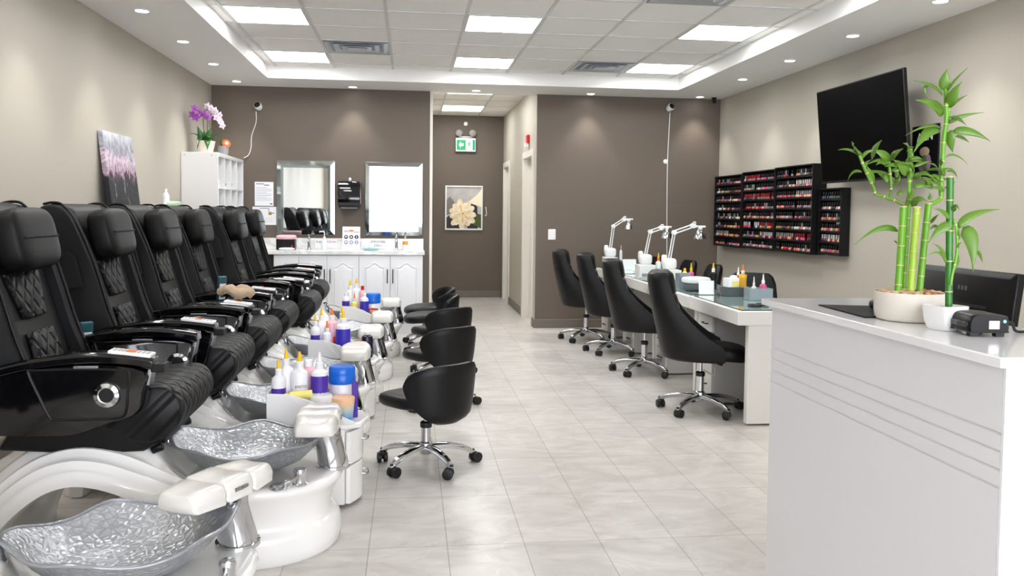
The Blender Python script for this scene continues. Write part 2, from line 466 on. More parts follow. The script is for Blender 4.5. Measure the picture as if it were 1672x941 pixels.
# soffit ring with a raised centre
SX0, SX1, SY0, SY1 = -1.4907, 2.9546, -1.9, 9.04
g = G()
g.box(XL, SX0, YF, D+.0, ZS, 3.0); g.box(SX1, XR, YF, D+.0, ZS, 3.0); g.box(SX0, SX1, SY1, D+.12, ZS, 3.0); g.box(SX0, SX1, YF, SY0, ZS, 3.0)
struct(g.build('ceiling_soffit', 'soffit'))
GX, TX, GY, TY = -1.4102, .61, 8.7746, .5842
ceil = struct(G().box(SX0, SX1, SY0, SY1, ZC, ZC+.1).build('ceiling', 'tile'))
g = G()
for i in range(8):
    x = GX + TX*i; g.box(x-.012, x+.012, SY0, SY1, ZC-.007, ZC+.001)
k = 0
while GY - TY*k > SY0:
    y = GY - TY*k; g.box(SX0, SX1, y-.009, y+.009, ZC-.006, ZC+.001); k += 1
g.build('grid_frame', 'tbar', ceil)
hc = struct(G().box(HX0-.02, HX1, D+.12, HD, ZC, ZC+.1).build('ceiling_hall', 'tile'))
g = G()
for x in (.445, 1.055): g.box(x-.011, x+.011, D+.12, HD, ZC-.006, ZC+.001)
for k in range(6):
    y = 12.57 - .61*k; g.box(HX0-.02, HX1, y-.009, y+.009, ZC-.006, ZC+.001)
g.build('grid_frame', 'tbar', hc)
# street front behind the photographer: a wall of daylit blinds
g = G().box(XL, -1.45, YF-.12, YF, 0, 3.0); g.box(3.3, XR, YF-.12, YF, 0, 3.0); g.box(-1.45, 3.3, YF-.12, YF, 0, .35); g.box(-1.45, 3.3, YF-.12, YF, 2.62, 3.0)
struct(g.build('wall_front', 'wall_beige'))
for i, (a, b) in enumerate(((-1.45, .15), (.15, 1.75), (1.75, 3.3))):
    wd = struct(G().box(a, b, YF-.08, YF-.05, .35, 2.62).build('window_%d' % (i+1), 'blind'))
    f = G()
    for p in ((a, a+.03, .35, 2.62), (b-.03, b, .35, 2.62), (a+.03, b-.03, .35, .39), (a+.03, b-.03, 2.58, 2.62)): f.box(p[0], p[1], YF-.06, YF-.02, p[2], p[3])
    f.build('window_frame', 'trim', wd)

# ------------------------------------------------------------------ ceiling fittings
cols = {'left': 0, 'middle': 3, 'right': 6}
rows_ = [(0, 'far'), (3, 'near'), (6, 'second')]  # the last row is out of view, put in for its light
lab = {('left', 0): 'square ceiling light panel in the far row, on the side of the pedicure chairs',
       ('middle', 0): 'square flat ceiling light panel in the far row, nearest the hallway opening',
       ('right', 0): 'square ceiling light panel in the far row, on the side of the nail polish racks',
       ('left', 3): 'square flat ceiling light panel above the pedicure chairs, the nearer of two',
       ('middle', 3): 'square flat ceiling light panel in the nearer row, above the middle of the aisle',
       ('right', 3): 'square flat ceiling light panel in the nearer row, on the side of the television'}
proto = None
for k, rn in rows_:
    for cn, ci in cols.items():
        x, y = GX + TX*(ci + .5), GY - TY*(k + .5)
        lb = lab.get((cn, k), 'unseen square ceiling light panel overhead, nearer than those in view, %s column' % cn)
        if proto is None:
            proto = thing('ceiling_light', lb, 'ceiling light', (x, y, ZC), 0, 'square light panels in the suspended ceiling')
            g = G(); a, b = TX/2-.014, TY/2-.012
            g.box(-a, a, -b, -b+.012, -.008, 0); g.box(-a, a, b-.012, b, -.008, 0); g.box(-a, -a+.012, -b+.012, b-.012, -.008, 0); g.box(a-.012, a, -b+.012, b-.012, -.008, 0)
            g.build('frame', 'white', proto)
            G().box(-a+.012, a-.012, -b+.012, b-.012, -.005, -.001).build('diffuser', 'emit_panel', proto)
        else: copy_tree(proto, (x, y, ZC), None, lb)
t = thing('ceiling_light', 'unseen ceiling light panel added past the hallway entrance, behind the lowered ceiling edge', 'ceiling light', (.75, 10.43, ZC))  # extra panel, out of sight, added to brighten the hallway floor
pbox('frame', 'white', t, -.30, .30, -.30, .30, -.004, 0); G().box(-.285, .285, -.285, .285, -.007, -.004).build('diffuser', 'emit_panel', t)
t = thing('ceiling_light', 'flat ceiling light panel inside the hallway', 'ceiling light', (.75, 12.26, ZC))
pbox('frame', 'white', t, -.30, .30, -.31, .31, -.004, 0); G().box(-.285, .285, -.295, .295, -.007, -.004).build('diffuser', 'emit_panel', t)
# vents
def vent(x, y, label, sx=TX, sy=TY):
    t = thing('ceiling_vent', label, 'air vent', (x, y, ZC), 0, 'square air vents in the ceiling')
    for i, s_ in enumerate((.47, .34, .22)):
        g = G()
        a, b = sx*s_, sy*s_; a2, b2 = a-.05, b-.05; z0, z1 = -.012 - .006*i, .0
        o = [(-a, -b, z0), (a, -b, z0), (a, b, z0), (-a, b, z0)]; q = [(-a2, -b2, z1), (a2, -b2, z1), (a2, b2, z1), (-a2, b2, z1)]
        g.loft([o, q], False, False); g.build('louvre', 'vent', t, solid=.003)
    G().box(-sx*.13, sx*.13, -sy*.13, sy*.13, -.03, -.024).build('centre_plate', 'vent', t)
    G().box(-sx*.46, sx*.46, -sy*.46, sy*.46, -.002, 0).build('duct_opening', 'ink_soft', t)
vent(GX+TX*1.5, GY-TY*1.5, 'square louvred air vent in the ceiling beside the pedicure-side light panels')
vent(GX+TX*5.5, GY-TY*.5, 'square louvred air vent in the far ceiling row beside the manicure-side light panel')
vent(GX+TX*5.5, GY-TY*5.5, 'square louvred air vent cut off by the top edge of the photo')
# downlights
DL = []
for i in range(8): DL.append((-1.862 + .0*i, 9.32 - 1.06*i, 'downlight over the pedicure-chair wall, number %s from the back corner' % ['first', 'second', 'third', 'fourth', 'fifth', 'sixth', 'seventh', 'eighth'][i]))
for x, l in ((-.645, 'over the sink mirrors'), (.734, 'just in front of the hallway opening'), (2.061, 'over the blank stretch of dark wall'), (3.366, 'in the back corner over the polish shelves')):
    DL.append((x, 9.50, 'small round ceiling downlight ' + l))
for i in range(7): DL.append((3.342, 8.18 - 1.06*i, 'downlight over the television wall, number %s from the back' % ['first', 'second', 'third', 'fourth', 'fifth', 'sixth', 'seventh'][i]))
proto = None
for n_, (x, y, l) in enumerate(DL):
    l = l if l.startswith('small') else 'small round ceiling ' + l
    if proto is None:
        proto = thing('downlight', l, 'downlight', (x, y, ZS), 0, 'round downlights in the ceiling soffit')
        G().lathe([(.052, 0), (.052, -.006), (.046, -.008), (.043, -.004), (.043, 0)], n=28).build('trim_ring', 'white', proto)
        G().lathe([(.043, -.001), (.043, -.004), (0, -.005)], n=28).build('lens', 'emit_down', proto)
    else: copy_tree(proto, (x, y, ZS), None, l)
    ld = bpy.data.lights.new('downlight_lamp', 'SPOT'); ld.energy = 15; ld.spot_size = math.radians(82); ld.spot_blend = .75; ld.shadow_soft_size = .04; ld.color = (1, .97, .92)
    lo = bpy.data.objects.new('downlight_lamp', ld); COL.objects.link(lo); lo.location = (x, y, ZS-.02)

# ------------------------------------------------------------------ pedicure stations
def smooth2(p, k=5, closed=False): return [tuple(q)[:2] for q in smooth([(a, b, 0) for a, b in p], k, closed)]

def fender():
    prof = smooth2([(-.21, .0), (-.19, .12), (-.12, .27), (-.01, .39), (.12, .475), (.26, .51), (.40, .495), (.54, .445), (.66, .385), (.78, .325), (.90, .285), (1.0, .265)], 4)
    n = len(prof); nor = []
    for i in range(n):
        a, b = Vector(prof[max(i-1, 0)]), Vector(prof[min(i+1, n-1)]); t = (b - a).normalized(); nor.append(Vector((t.y, -t.x)))
    sec = [(0, -.006), (.04, -.005), (.08, -.003), (.12, 0), (.16, .001), (.185, .002), (.215, .012), (.228, .034), (.240, .040), (.262, .043), (.272, .066), (.284, .073), (.302, .077), (.312, .100), (.322, .108), (.334, .116), (.338, .14), (.332, .165), (.30, .172), (.22, .175), (.1, .175), (0, .175)]
    full = [(-y, o) for y, o in sec[::-1]][:-1] + sec[0:1] + sec[1:]
    ring = [(y, o) for y, o in sec] + [(-y, o) for y, o in sec[-2:0:-1]]
    rings = []
    for p, q in zip(prof, nor):
        tp = max(0, min(1, (p[0]-.5)/.5)); tp = 1 - .34*tp*tp*(3-2*tp)
        dp = max(0, min(1, (p[0]-.47)/.2)); dp = .135*dp*dp*(3-2*dp)
        if p[0] > .78: dp *= max(.3, 1 - (p[0]-.78)/.2)
        rings.append([(p[0] + q.x*o, y*tp, max(.002, p[1] + q.y*o - dp*max(0, 1 - (abs(y)/.27)**3))) for y, o in ring])
    return rings

def platform(g):
    def outline(sc, dz, drop=0):
        pts = []
        cx, a, b = .80, .415, .328
        for i in range(25):
            t = -PI/2 + PI*i/24
            pts.append((cx + a*abs(cos(t))**.85, b*math.copysign(abs(sin(t))**.95, sin(t))))
        for x, y in ((.68, .342), (.56, .325), (.45, .30), (.40, .2), (.40, -.2), (.45, -.30), (.56, -.325), (.68, -.342)): pts.append((x, y))
        q = []
        for x, y in pts:
            q.append((.72 + (x - .72)*sc, y*sc, dz))
        return q
    lv = [(.98, 0), (1.0, .012), (1.005, .05), (1.0, .09), (.985, .112), (.955, .122), (.935, .13), (.925, .15), (.93, .18), (.95, .215), (.985, .25), (1.015, .268), (1.025, .283), (1.015, .297), (.985, .303), (.9, .304), (.7, .296)]
    g.loft([outline(s_, z) for s_, z in lv])

def make_station(label):
    st = thing('pedicure_chair', label, 'pedicure chair', (0, 0, 0), 0, 'pedicure spa chairs along the wall')
    b = G(); b.loft(fender()); platform(b)
    base = b.build('spa_base', 'fibre', st, ang=50)
    # chrome maker's plate on the nose and the foot of the tap lever
    g = G(); g.box(1.17, 1.188, -.05, .05, .205, .232); g.build('badge', 'chrome', base, .004, rot=None)
    # glass bowl, leaf-shaped with two lifted tips
    g = G(); rings = []
    NB = 64
    def rim(t, sc, z, wob=1):
        c, s_ = cos(t), sin(t)
        r = 1/((abs(c)/.315)**1.62 + (abs(s_)/.262)**1.62)**(1/1.62)
        r *= 1 + .025*wob*sin(5*t + .6) + .015*wob*sin(9*t)
        zz = z + wob*(.035*abs(c)**6 + .010*sin(5*t) - .006)
        return (r*sc*c, r*sc*s_, zz)
    outer = [(.34, -.150, 0), (.52, -.142, .0), (.68, -.115, .1), (.80, -.075, .3), (.90, -.035, .6), (.985, -.008, 1), (1.02, .0, 1)]
    inner = [(1.005, .006, 1), (.96, -.006, 1), (.87, -.032, .6), (.77, -.07, .3), (.65, -.108, .1), (.45, -.132, 0), (.1, -.136, 0)]
    for sc, z, wb in [(a_, b_*.755, c_) for a_, b_, c_ in outer + inner]: rings.append([rim(2*PI*i/NB, sc, z, wb) for i in range(NB)])
    g.loft(rings); fb = g.build('foot_bowl', 'bowl', st, ang=60, loc=(.85, -.03, .428))
    pr = [Vector(rim(2*PI*i/NB, 1.01, .004)) for i in range(NB)]
    g = G(); rr = []
    for i in range(NB + 1):
        p = pr[i % NB]; tn = (pr[(i+1) % NB] - pr[(i-1) % NB]).normalized(); sd = Vector((tn.y, -tn.x, 0)).normalized(); u_ = sd.cross(tn)
        rr.append([p + sd*.0065*cos(2*PI*k/10) + u_*.0055*sin(2*PI*k/10) for k in range(10)])
    g.loft(rr, False, False); g.build('rim', 'smoke', fb, ang=70)
    # chrome column and swivelling footrest
    col_ = bpy.data.objects.new('footrest_column', None)
    g = G(); rings = []
    for z, x, rx, ry in ((.296, 1.185, .062, .062), (.31, 1.185, .062, .062), (.312, 1.185, .055, .055), (.33, 1.183, .056, .052), (.38, 1.172, .052, .05), (.43, 1.155, .056, .054), (.468, 1.14, .066, .062), (.478, 1.135, .066, .062)):
        rings.append([(x + 1.12*rx*cos(2*PI*i/24), 1.2*ry*sin(2*PI*i/24), z) for i in range(24)])
    g.loft(rings); bpy.data.objects.remove(col_); colm = g.build('footrest_column', 'chrome', st)
    fr = G()
    for k, (y0, y1, rise) in enumerate(((-.185, -.063, 0), (-.0605, .0605, .002), (.063, .185, 0))):
        rr = []
        for y, ins in ((y0, .008), (y0+.004, .003), (y0+.012, 0), (y1-.012, 0), (y1-.004, .003), (y1, .008)):
            e = abs(y)/.185; hx = .088 - .018*max(0, e-.6)/.4
            z0, z1 = ins, .066 + rise - ins - .008*e
            prof = smooth2([(-hx+ins, z0+.012), (-hx+ins, z1-.02), (-hx+ins+.018, z1), (0, z1-.002), (hx-ins-.018, z1), (hx-ins, z1-.022), (hx-ins, z0+.012), (hx-ins-.012, z0), (-hx+ins+.012, z0)], 3, True)
            rr.append([(a, y, c) for a, c in prof])
        fr.loft(rr)
    fo = fr.build('footrest', 'pad', st, loc=(1.125, 0, .468))
    g = G(); g.box(.087, .091, -.03, .03, .028, .040); g.tube([(.09, -.028, .034), (.093, -.015, .040), (.093, 0, .030), (.093, .015, .040), (.093, .028, .034)], .003, 6)
    g.build('emblem', 'steel', fo)
    # taps: lever left of the bowl, mixer knob with spray head on the deck
    g = G().lathe([(.022, 0), (.024, .01), (.018, .02), (.016, .035)], (.53, -.02, .40), 16)
    g.tube(smooth([(.53, -.02, .43), (.525, -.022, .455), (.515, -.027, .48), (.512, -.03, .50)], 4), [.016, .016, .015, .014, .013, .013, .014, .016, .018, .02, .021, .019, .012], 12)
    g.build('tap_lever', 'chrome', st)
    g = G().lathe([(.030, 0), (.031, .006), (.024, .01), (.024, .045), (.026, .05), (.022, .062), (.0, .066)], (1.08, -.24, .302), 20)
    g.tube([(1.075, -.25, .335), (1.05, -.285, .325)], .007, 8)
    g.tube([(1.05, -.285, .325), (1.03, -.31, .318)], [.012, .016], 10)
    g.build('mixer_knob', 'chrome', st)
    g = G().lathe([(.026, 0), (.027, .012), (.02, .02), (.0, .021)], (1.0, -.285, .302), 18)
    g.tube(smooth([(1.06, -.25, .31), (1.04, -.29, .335), (1.015, -.29, .325)], 4), .005, 8)
    g.build('spray_head', 'steel', st)
    # seat
    p = [(-.02, .46), (.30, .44), (.50, .445), (.56, .475), (.57, .52), (.48, .56), (.05, .58)]
    G().prism(p, 'y', -.25, .25).build('seat_base', 'plastic', st, .018, 3)
    g = G().box(.50, .56, -.17, .17, .455, .475); g.tube([(.52, -.2, .44), (.56, -.2, .455)], .018, 10); g.tube([(.52, .2, .44), (.56, .2, .455)], .018, 10)
    g.build('slide_rail', 'plastic', st, .004)
    prof = smooth2([(.02, .57), (.25, .555), (.40, .535), (.47, .49), (.54, .482), (.605, .515), (.645, .58), (.645, .64), (.605, .69), (.53, .70), (.40, .685), (.25, .665), (.04, .665), (0, .61)], 4, True)
    g = G(); rr = []
    cx, cz = .38, .60
    for y, sc in ((-.265, .90), (-.26, .955), (-.245, .985), (-.22, 1), (0, 1.008), (.22, 1), (.245, .985), (.26, .955), (.265, .90)):
        rr.append([(cx + (a-cx)*(1-(1-sc)*.45), y, cz + (c-cz)*sc) for a, c in prof])
    g.loft(rr); g.build('seat', 'quilt', st, ang=60)
    # backrest: deep sides, recessed centre, quilted insets, pillow
    wing = smooth2([(.02, .60), (-.045, .85), (-.108, 1.05), (-.135, 1.19), (-.172, 1.31), (-.196, 1.365), (-.175, 1.395), (-.13, 1.402), (-.085, 1.388), (-.05, 1.35), (-.022, 1.295), (.045, 1.13), (.112, .90), (.165, .765), (.19, .64)], 3, True)
    BX, BZ = -.045, -.022
    wings = []
    for sg in (-1, 1):
        bk = G(); rr = []
        for y, sc in ((.305, .86), (.300, .94), (.285, .985), (.268, 1.0), (.24, .985), (.226, .93)):
            rr.append([(-.01 + (a+.01)*1 + (0 if sc == 1 else (-.01-a)*(1-sc)*.5), sg*y, 1.02 + (c-1.02)*(1-(1-sc)*.28)) for a, c in wing])
        bk.loft(rr); wings.append(bk)
    cen = smooth2([(.03, .60), (-.04, .85), (-.10, 1.05), (-.13, 1.2), (-.165, 1.31), (-.19, 1.365), (-.165, 1.40), (-.12, 1.405), (-.085, 1.38), (-.06, 1.32), (-.005, 1.15), (.06, .93), (.11, .76), (.13, .62)], 3, True)
    g = G(); rr = []
    for y, d in ((-.235, -.01), (-.2, .012), (-.15, .006), (0, 0), (.15, .006), (.2, .012), (.235, -.01)): rr.append([(a + d*(1 if a > -.09 else 0), y, c) for a, c in cen])
    g.loft(rr); bko = g.build('backrest', 'leather', st, ang=60, loc=(BX, 0, BZ))
    for bk in wings: bk.build('side_bolster', 'cloth_black', bko, ang=60)
    # piping along the front edge of both wings
    for sg in (-1, 1):
        g = G(); g.tube(smooth([(-.175, sg*.272, 1.403), (-.13, sg*.272, 1.411), (-.085, sg*.272, 1.395), (-.02, sg*.275, 1.30), (.05, sg*.278, 1.13), (.118, sg*.28, .90), (.172, sg*.28, .765)], 4), .006, 8)
        g.build('piping', 'leather', bko)
    # upper and lower quilted insets follow the slope of the back
    th_ = math.atan2(.065+.06, 1.32-.93)
    def inset(name, z0, z1, w0, w1):
        zc = (z0+z1)/2; xc = -.06 + (1.32-zc)*.308 + .012
        h = (z1-z0)/2/cos(.299)
        pts = [(-w0, -h), (w0, -h), (w1, h), (-w1, h)]
        pts = smooth2([(-w0+.02, -h), (w0-.02, -h), (w0, -h+.02), (w1, h-.02), (w1-.02, h), (-w1+.02, h), (-w1, h-.02), (-w0, -h+.02)], 3, True)
        g = G(); Tm = TR(xc, 0, zc, 'Y', -.299)
        g.loft([[Tm @ Vector((-.004, a, c)) for a, c in pts], [Tm @ Vector((.008, a, c)) for a, c in pts], [Tm @ Vector((.013, a*.93, c*.95)) for a, c in pts]])
        g.build(name, 'quilt', bko, ang=60)
    inset('quilted_panel', .955, 1.13, .095, .135)
    inset('quilted_panel', .67, .90, .125, .105)
    Tm = Matrix.Rotation(-.22, 4, 'Y')
    g = G().sq((.055, 0, 1.262), (.062, .182, .124), .5, .42, 40, 20, T=Tm)
    pl = g.build('head_pillow', 'pillow', st, ang=70, loc=(BX-.015, 0, BZ))
    g = G(); g.tube([(.055 + .062*c_, y, 1.262 + .012) for y, c_ in ((-.148, .96), (-.12, .985), (0, 1.0), (.12, .985), (.148, .96))], .0045, 6)
    g.build('seam', 'cloth_black', pl)
    # a cloth pouch on the outer side of the backrest
    g = G(); Tm = TR(-.045, -.306, 1.10, 'Y', -.12)
    g.loft([[Tm @ Vector((a, -d, c)) for a, c in ((-.045*k, -.09), (.05*k, -.09), (.035*k, .05), (.0, .085), (-.03*k, .07))] for d, k in ((0, 1), (.008, 1), (.014, .85))])
    g.build('side_pouch', 'cloth_black', bko, .006)
    # armrests
    for sg in (-1, 1):
        side = smooth2([(-.12, .70), (-.10, .60), (-.02, .555), (.06, .543), (.25, .54), (.33, .552), (.42, .585), (.48, .60), (.525, .63), (.542, .70), (.548, .775), (.40, .80), (.2, .79), (.02, .755)], 3, True)
        g = G(); rr = []
        for y, sc in ((.275, .97), (.285, 1), (.345, 1), (.36, .975)): rr.append([(.22 + (a-.22)*sc, sg*y, .67 + (c-.67)*sc) for a, c in side])
        g.loft(rr); ar = g.build('armrest', 'gloss', st, ang=45)
        rail = smooth([(-.16, 0, .675), (-.06, 0, .735), (.05, 0, .778), (.18, 0, .806), (.34, 0, .822), (.48, 0, .815), (.572, 0, .800)], 4)
        g = G(); rr = []
        for i, q in enumerate(rail):
            hw = .046 - .006*(i/len(rail)); hh = .021
            rr.append([(q.x, sg*.318 + a*hw, q.z + c*hh) for a, c in ((-1, -.8), (1, -.8), (1, .5), (.72, 1), (-.72, 1), (-1, .5))])
        g.loft(rr); g.build('arm_rail', 'gloss', ar, .004)
        fr_ = smooth([(.146, 0, .775), (.18, 0, .69), (.215, 0, .615), (.24, 0, .602), (.35, 0, .602), (.45, 0, .604), (.478, 0, .625), (.485, 0, .70), (.490, 0, .765), (.47, 0, .779), (.33, 0, .785), (.17, 0, .782)], 3, True)
        for face in (1, -1):
            yy = sg*(.318 + face*.044)
            if face*sg > 0 or True:
                g = G(); pts = [(q.x, yy, q.z) for q in fr_]; g.tube(pts + [pts[0]], .0045, 6)
                g.build('pocket_rim', 'plastic', ar)
        g = G(); g.lathe([(.024, -.052), (.030, -.056), (.044, -.053), (.048, -.045), (.048, .045), (.044, .053), (.030, .056), (.024, .052)], (.414 if sg < 0 else .492, sg*.318, .690), 28, 'y')
        g.build('cup_ring', 'chrome', ar)
        g = G(); g.lathe([(.026, -.0535), (.026, .0535)], (.414 if sg < 0 else .492, sg*.318, .690), 20, 'y'); g.build('ring_centre', 'dark', ar)
        G().box(.30, .385, sg*.318-.048, sg*.318+.048, .787, .797).build('metal_tab', 'steel', ar, .002)
        if sg < 0:
            Tm = TR(.488, sg*.318, .836, 'Y', .12)
            g = G().box(-.075, .075, -.034, .034, -.006, .006, T=Tm); rp = g.build('remote_panel', 'paper', ar, .003)
            g = G().box(-.018, .016, -.022, .022, .0055, .0075, T=Tm); g.build('orange_button', 'orange', rp)
            g = G()
            for a in (-.058, -.042, -.028, .026, .042, .058):
                for b_ in (-.018, .004): g.box(a-.005, a+.005, b_, b_+.012, .0055, .007, T=Tm)
            g.build('key_print', 'ink_soft', rp)
            G().box(.562, .610, sg*.318-.036, sg*.318+.036, .768, .800).build('arm_tip', 'plastic', ar, .005)
        G().prism([(.545, .72), (.556, .72), (.566, .78), (.552, .78)], 'y', sg*.318-.03, sg*.318+.03).build('front_trim', 'steel', ar, .002)
    return st

ST = [(-1.50, 3.50, 0, 0), (-1.485, 4.41, 0, 0), (-1.455, 5.178, 0, 0), (-1.462, 6.05, 0, .06), (-1.38, 6.88, 0, .03), (-1.42, 7.96, 0, .12)]
SL = ['nearest black quilted massage chair, with its large side panel and chrome ring in full view',
      'black pedicure chair second along the wall, next after the nearest one',
      'black pedicure chair third along the wall, directly in front of the tall abstract canvas',
      'black pedicure chair fourth along the wall, its pillow before the white cubby shelf',
      'black pedicure chair fifth along the wall, with a tan cloth lying by its near armrest',
      'black pedicure chair at the far end of the row, nearest the sink counter']
first = make_station(SL[0])
BASEP = ('spa_base', 'foot_bowl', 'footrest_column', 'footrest', 'tap_lever', 'mixer_knob', 'spray_head')
for i, (x, y, a, dx) in enumerate(ST):
    o = first if i == 0 else copy_tree(first, label=SL[i])
    o.location = (x, y, 0); o.rotation_euler = (0, 0, a)
    if dx:
        for ch in kids(o):
            if ch.name.split('.')[0] in BASEP: ch.location.x += dx
# the station at the photographer's feet is turned; its chair is slid back out of sight
o = copy_tree(first, (-1.585, 2.14, 0), math.radians(27), 'white foot spa with silver bowl, cut off by the lower left corner of the photo')
for ch in kids(o):
    nm = ch.name.split('.')[0]
    if nm not in BASEP: ch.location.x -= .62
    if nm in ('footrest', 'footrest_column'): ch.location.y += .03
    if nm == 'footrest': ch.rotation_euler = (0, 0, math.radians(-55))
        
# ------------------------------------------------------------------ pedicure carts
def make_cart(label):
    c = thing('pedicure_cart', label, 'cart', (0, 0, 0), 0, 'white pedicure carts between the chairs')
    # local: x from 0 (wall side) to .43 (aisle side), y 0 to .30
    def front(x, bul):  # curved front outline
        return [(0, 0), (x, 0)] + [(x + bul*sin(PI*i/10), .30*i/10) for i in range(1, 10)] + [(x, .30), (0, .30)]
    G().prism(front(.345, .05), 'z', .015, .365).build('cabinet', 'fibre', c, .004)
    for z0, z1 in ((.02, .195), (.203, .352)):
        pts = [(.352 + .052*sin(PI*i/12), .002 + .296*i/12) for i in range(13)]
        inn = [(.372 + .052*sin(PI*i/12), .002 + .296*i/12) for i in range(13)]
        g = G().prism(inn + pts[::-1], 'z', z0, z1); dr = g.build('drawer', 'fibre', c, .003)
        zc = z0 + (z1-z0)*.62
        g = G().tube(smooth([(.418, .11, zc), (.442, .115, zc-.004), (.446, .15, zc-.006), (.442, .185, zc-.004), (.418, .19, zc)], 4), .0045, 8)
        g.build('handle', 'chrome', dr)
    G().prism(smooth2([(0, 0), (.36, 0), (.42, .03), (.452, .15), (.42, .27), (.36, .30), (0, .30)], 1, True), 'z', .365, .392).build('tray', 'fibre', c, .008, 3)
    for y in (.0, .294):
        G().prism([(0, .392), (0, .537), (.10, .533), (.20, .50), (.30, .445), (.385, .405), (.40, .392)], 'y', y, y+.006).build('side_wall', 'white', c, .002)
    G().box(0, .006, .006, .294, .392, .537).build('back_wall', 'white', c, .002)
    g = G()
    for x0, x1 in ((.10, .205), (.16, .26), (.215, .30)): g.tube([(x0, -.001, .532 - max(0, x0-.1)*.35), (x1, -.001, .41)], .0014, 5)
    g.build('moulded_line', 'white', c)
    G().box(.03, .32, .03, .27, 0, .015).build('plinth', 'dark', c)
    return c
CARTS = [(-.64, 3.82, 0), (-.645, 5.40, 0), (-.60, 7.30, 0)]
CL = ['white rolling pedicure cart in front, topped by the blue-lidded jar and purple bottles', 'middle white pedicure cart carrying several yellow-tipped squeeze bottles', 'white pedicure cart farthest away, next to the sink cabinets']
c0 = make_cart(CL[0])
for i, (x, y, a) in enumerate(CARTS):
    o = c0 if i == 0 else copy_tree(c0, label=CL[i])
    o.location = (x, y, 0)
TZ = .392

KR, KH = 1, 1
def bottle(name, label, cat, loc, r, h, body='milky', band=None, cap='white', nozzle=None, band_h=(0, .62), group=None, word=None):
    t = thing(name, label, cat, loc, 0, group)
    r *= KR; h *= KH
    sh = h*(.87 if KH > 1 else .80)
    G().lathe([(r*.9, 0), (r, .004), (r, sh*.86), (r*.9, sh*.95), (r*.5, sh), (r*.42, sh+.006)], n=18).build('body', body, t)
    if band: G().lathe([(r+.0008, sh*band_h[0]+.003), (r+.0008, sh*band_h[1])], n=18, caps=False).build('label_band', band, t)
    G().lathe([(r*.46, sh), (r*.46, h-.003), (r*.36, h)], n=14).build('cap', cap, t)
    if nozzle: G().lathe([(r*.34, h), (r*.26, h+.012), (r*.14, h+.04), (r*.1, h+.045)], n=12).build('nozzle', nozzle, t)
    if word: text('lettering', word, r*.42, 'ink_black', t, (r*.30, -r*1.0, sh*.68), (PI/2, 0, .3))
    return t
def jar(label, loc, r, h, body='milky', lid='blue', group=None):
    t = thing('lidded_jar', label, 'jar', loc, 0, group); r *= min(KR, 1.2); h *= min(KH, 1.38)
    G().lathe([(r*.92, 0), (r*.95, .004), (r*.95, h*.66), (r*.85, h*.7)], n=22).build('body', body, t)
    G().lathe([(r, h*.64), (r*1.04, h*.67), (r*1.04, h*.78), (r, h*.80), (r*1.02, h*.84), (r*1.0, h*.97), (r*.9, h)], n=26).build('lid', lid, t)
    return t
def wrap_pack(label, loc, r=.04, h=.09):
    r *= min(KR, 1.2); h *= min(KH, 1.28)
    t = G().lathe([(r*.78, 0), (r*.82, .003), (r*1.02, h*.95), (r*1.0, h), (r*.8, h-.004)], n=20).build('wrapped_cup', 'wrap', loc=loc)
    return tag(t, label, 'cup', 'orange and blue wrapped cups on the carts')
def tubeobj(label, loc, rot, m, capm, l=.12, r=.016, name='cream_tube', group=None):
    t = thing(name, label, 'tube', loc, 0, group); t.rotation_euler = rot
    G().loft([[(r*cos(a), r*sin(a)*(1-.85*k), l*k) for a in [2*PI*i/12 for i in range(12)]] for k in (0, .3, .7, 1)]).build('body', m, t)
    G().lathe([(r*.7, -.022), (r*.75, -.002), (r*.6, 0)], n=12).build('cap', capm, t)
    return t
KR, KH = 1.32, 1.72
GA, GB, GC = 'supplies on the front cart', 'supplies on the middle cart', 'supplies on the far cart'
x, y, z = CARTS[0][0], CARTS[0][1], TZ
bottle('squeeze_bottle', 'half-purple clear squeeze bottle with yellow tip at the inner corner of the front cart', 'bottle', (x+.045, y+.06, z), .024, .145, 'milky', 'purple', 'clear', 'yellow', (0, .74), GA)
bottle('squeeze_bottle', 'white yellow-tipped bottle just behind the half-purple one on the front cart', 'bottle', (x+.070, y+.125, z), .026, .165, 'milky', None, 'white', 'yellow', group=GA)
bottle('squeeze_bottle', 'tallest white bottle lettered in black with a yellow tip, on the front cart', 'bottle', (x+.135, y+.095, z), .030, .160, 'milky', None, 'white', 'yellow', group=GA, word='EMZYO')
bottle('squeeze_bottle', 'pink-tinted bottle with white top between the lettered and purple bottles of the front cart', 'bottle', (x+.165, y+.19, z), .03, .155, 'pink', None, 'white', None, group=GA)
bottle('squeeze_bottle', 'purple bottle with white tip on the front cart, beside the blue-lidded jar', 'bottle', (x+.222, y+.12, z), .03, .155, 'milky', 'purple', 'white', 'white', (0, .88), GA)
jar('large white jar with bright blue lid on the front cart', (x+.318, y+.225, z), .052, .165, 'milky', 'blue', GA)
tag(G().lathe([(.05, 0), (.053, .004), (.053, .118), (.047, .126), (.018, .127), (.014, .12), (0, .12)], n=24).build('paper_roll', 'white', loc=(x+.235, y+.065, z)), 'squat white round roll at the sloping side of the front cart', 'roll', GA)
wrap_pack('orange-and-blue wrapped cup on the front cart, before the blue-lidded jar', (x+.335, y+.075, z), .044, .085)
tubeobj('yellow and white flat tube lying across the front cart', (x+.10, y+.025, z+.13), (0, PI/2-.05, .12), 'lemon', 'yellow', .1, .018, group=GA)
tubeobj('small tube with dark green cap lying on the front cart', (x+.185, y+.08, z+.09), (0, PI/2, 2.6), 'clear', 'green', .07, .018, group=GA)
tag(G().box(-.014, .014, -.008, .008, 0, .17).build('purple_bottle', 'purple', bevel=.004, loc=(x+.385, y+.13, z)), 'slim dark purple bottle at the aisle end of the front cart', 'bottle', GA)
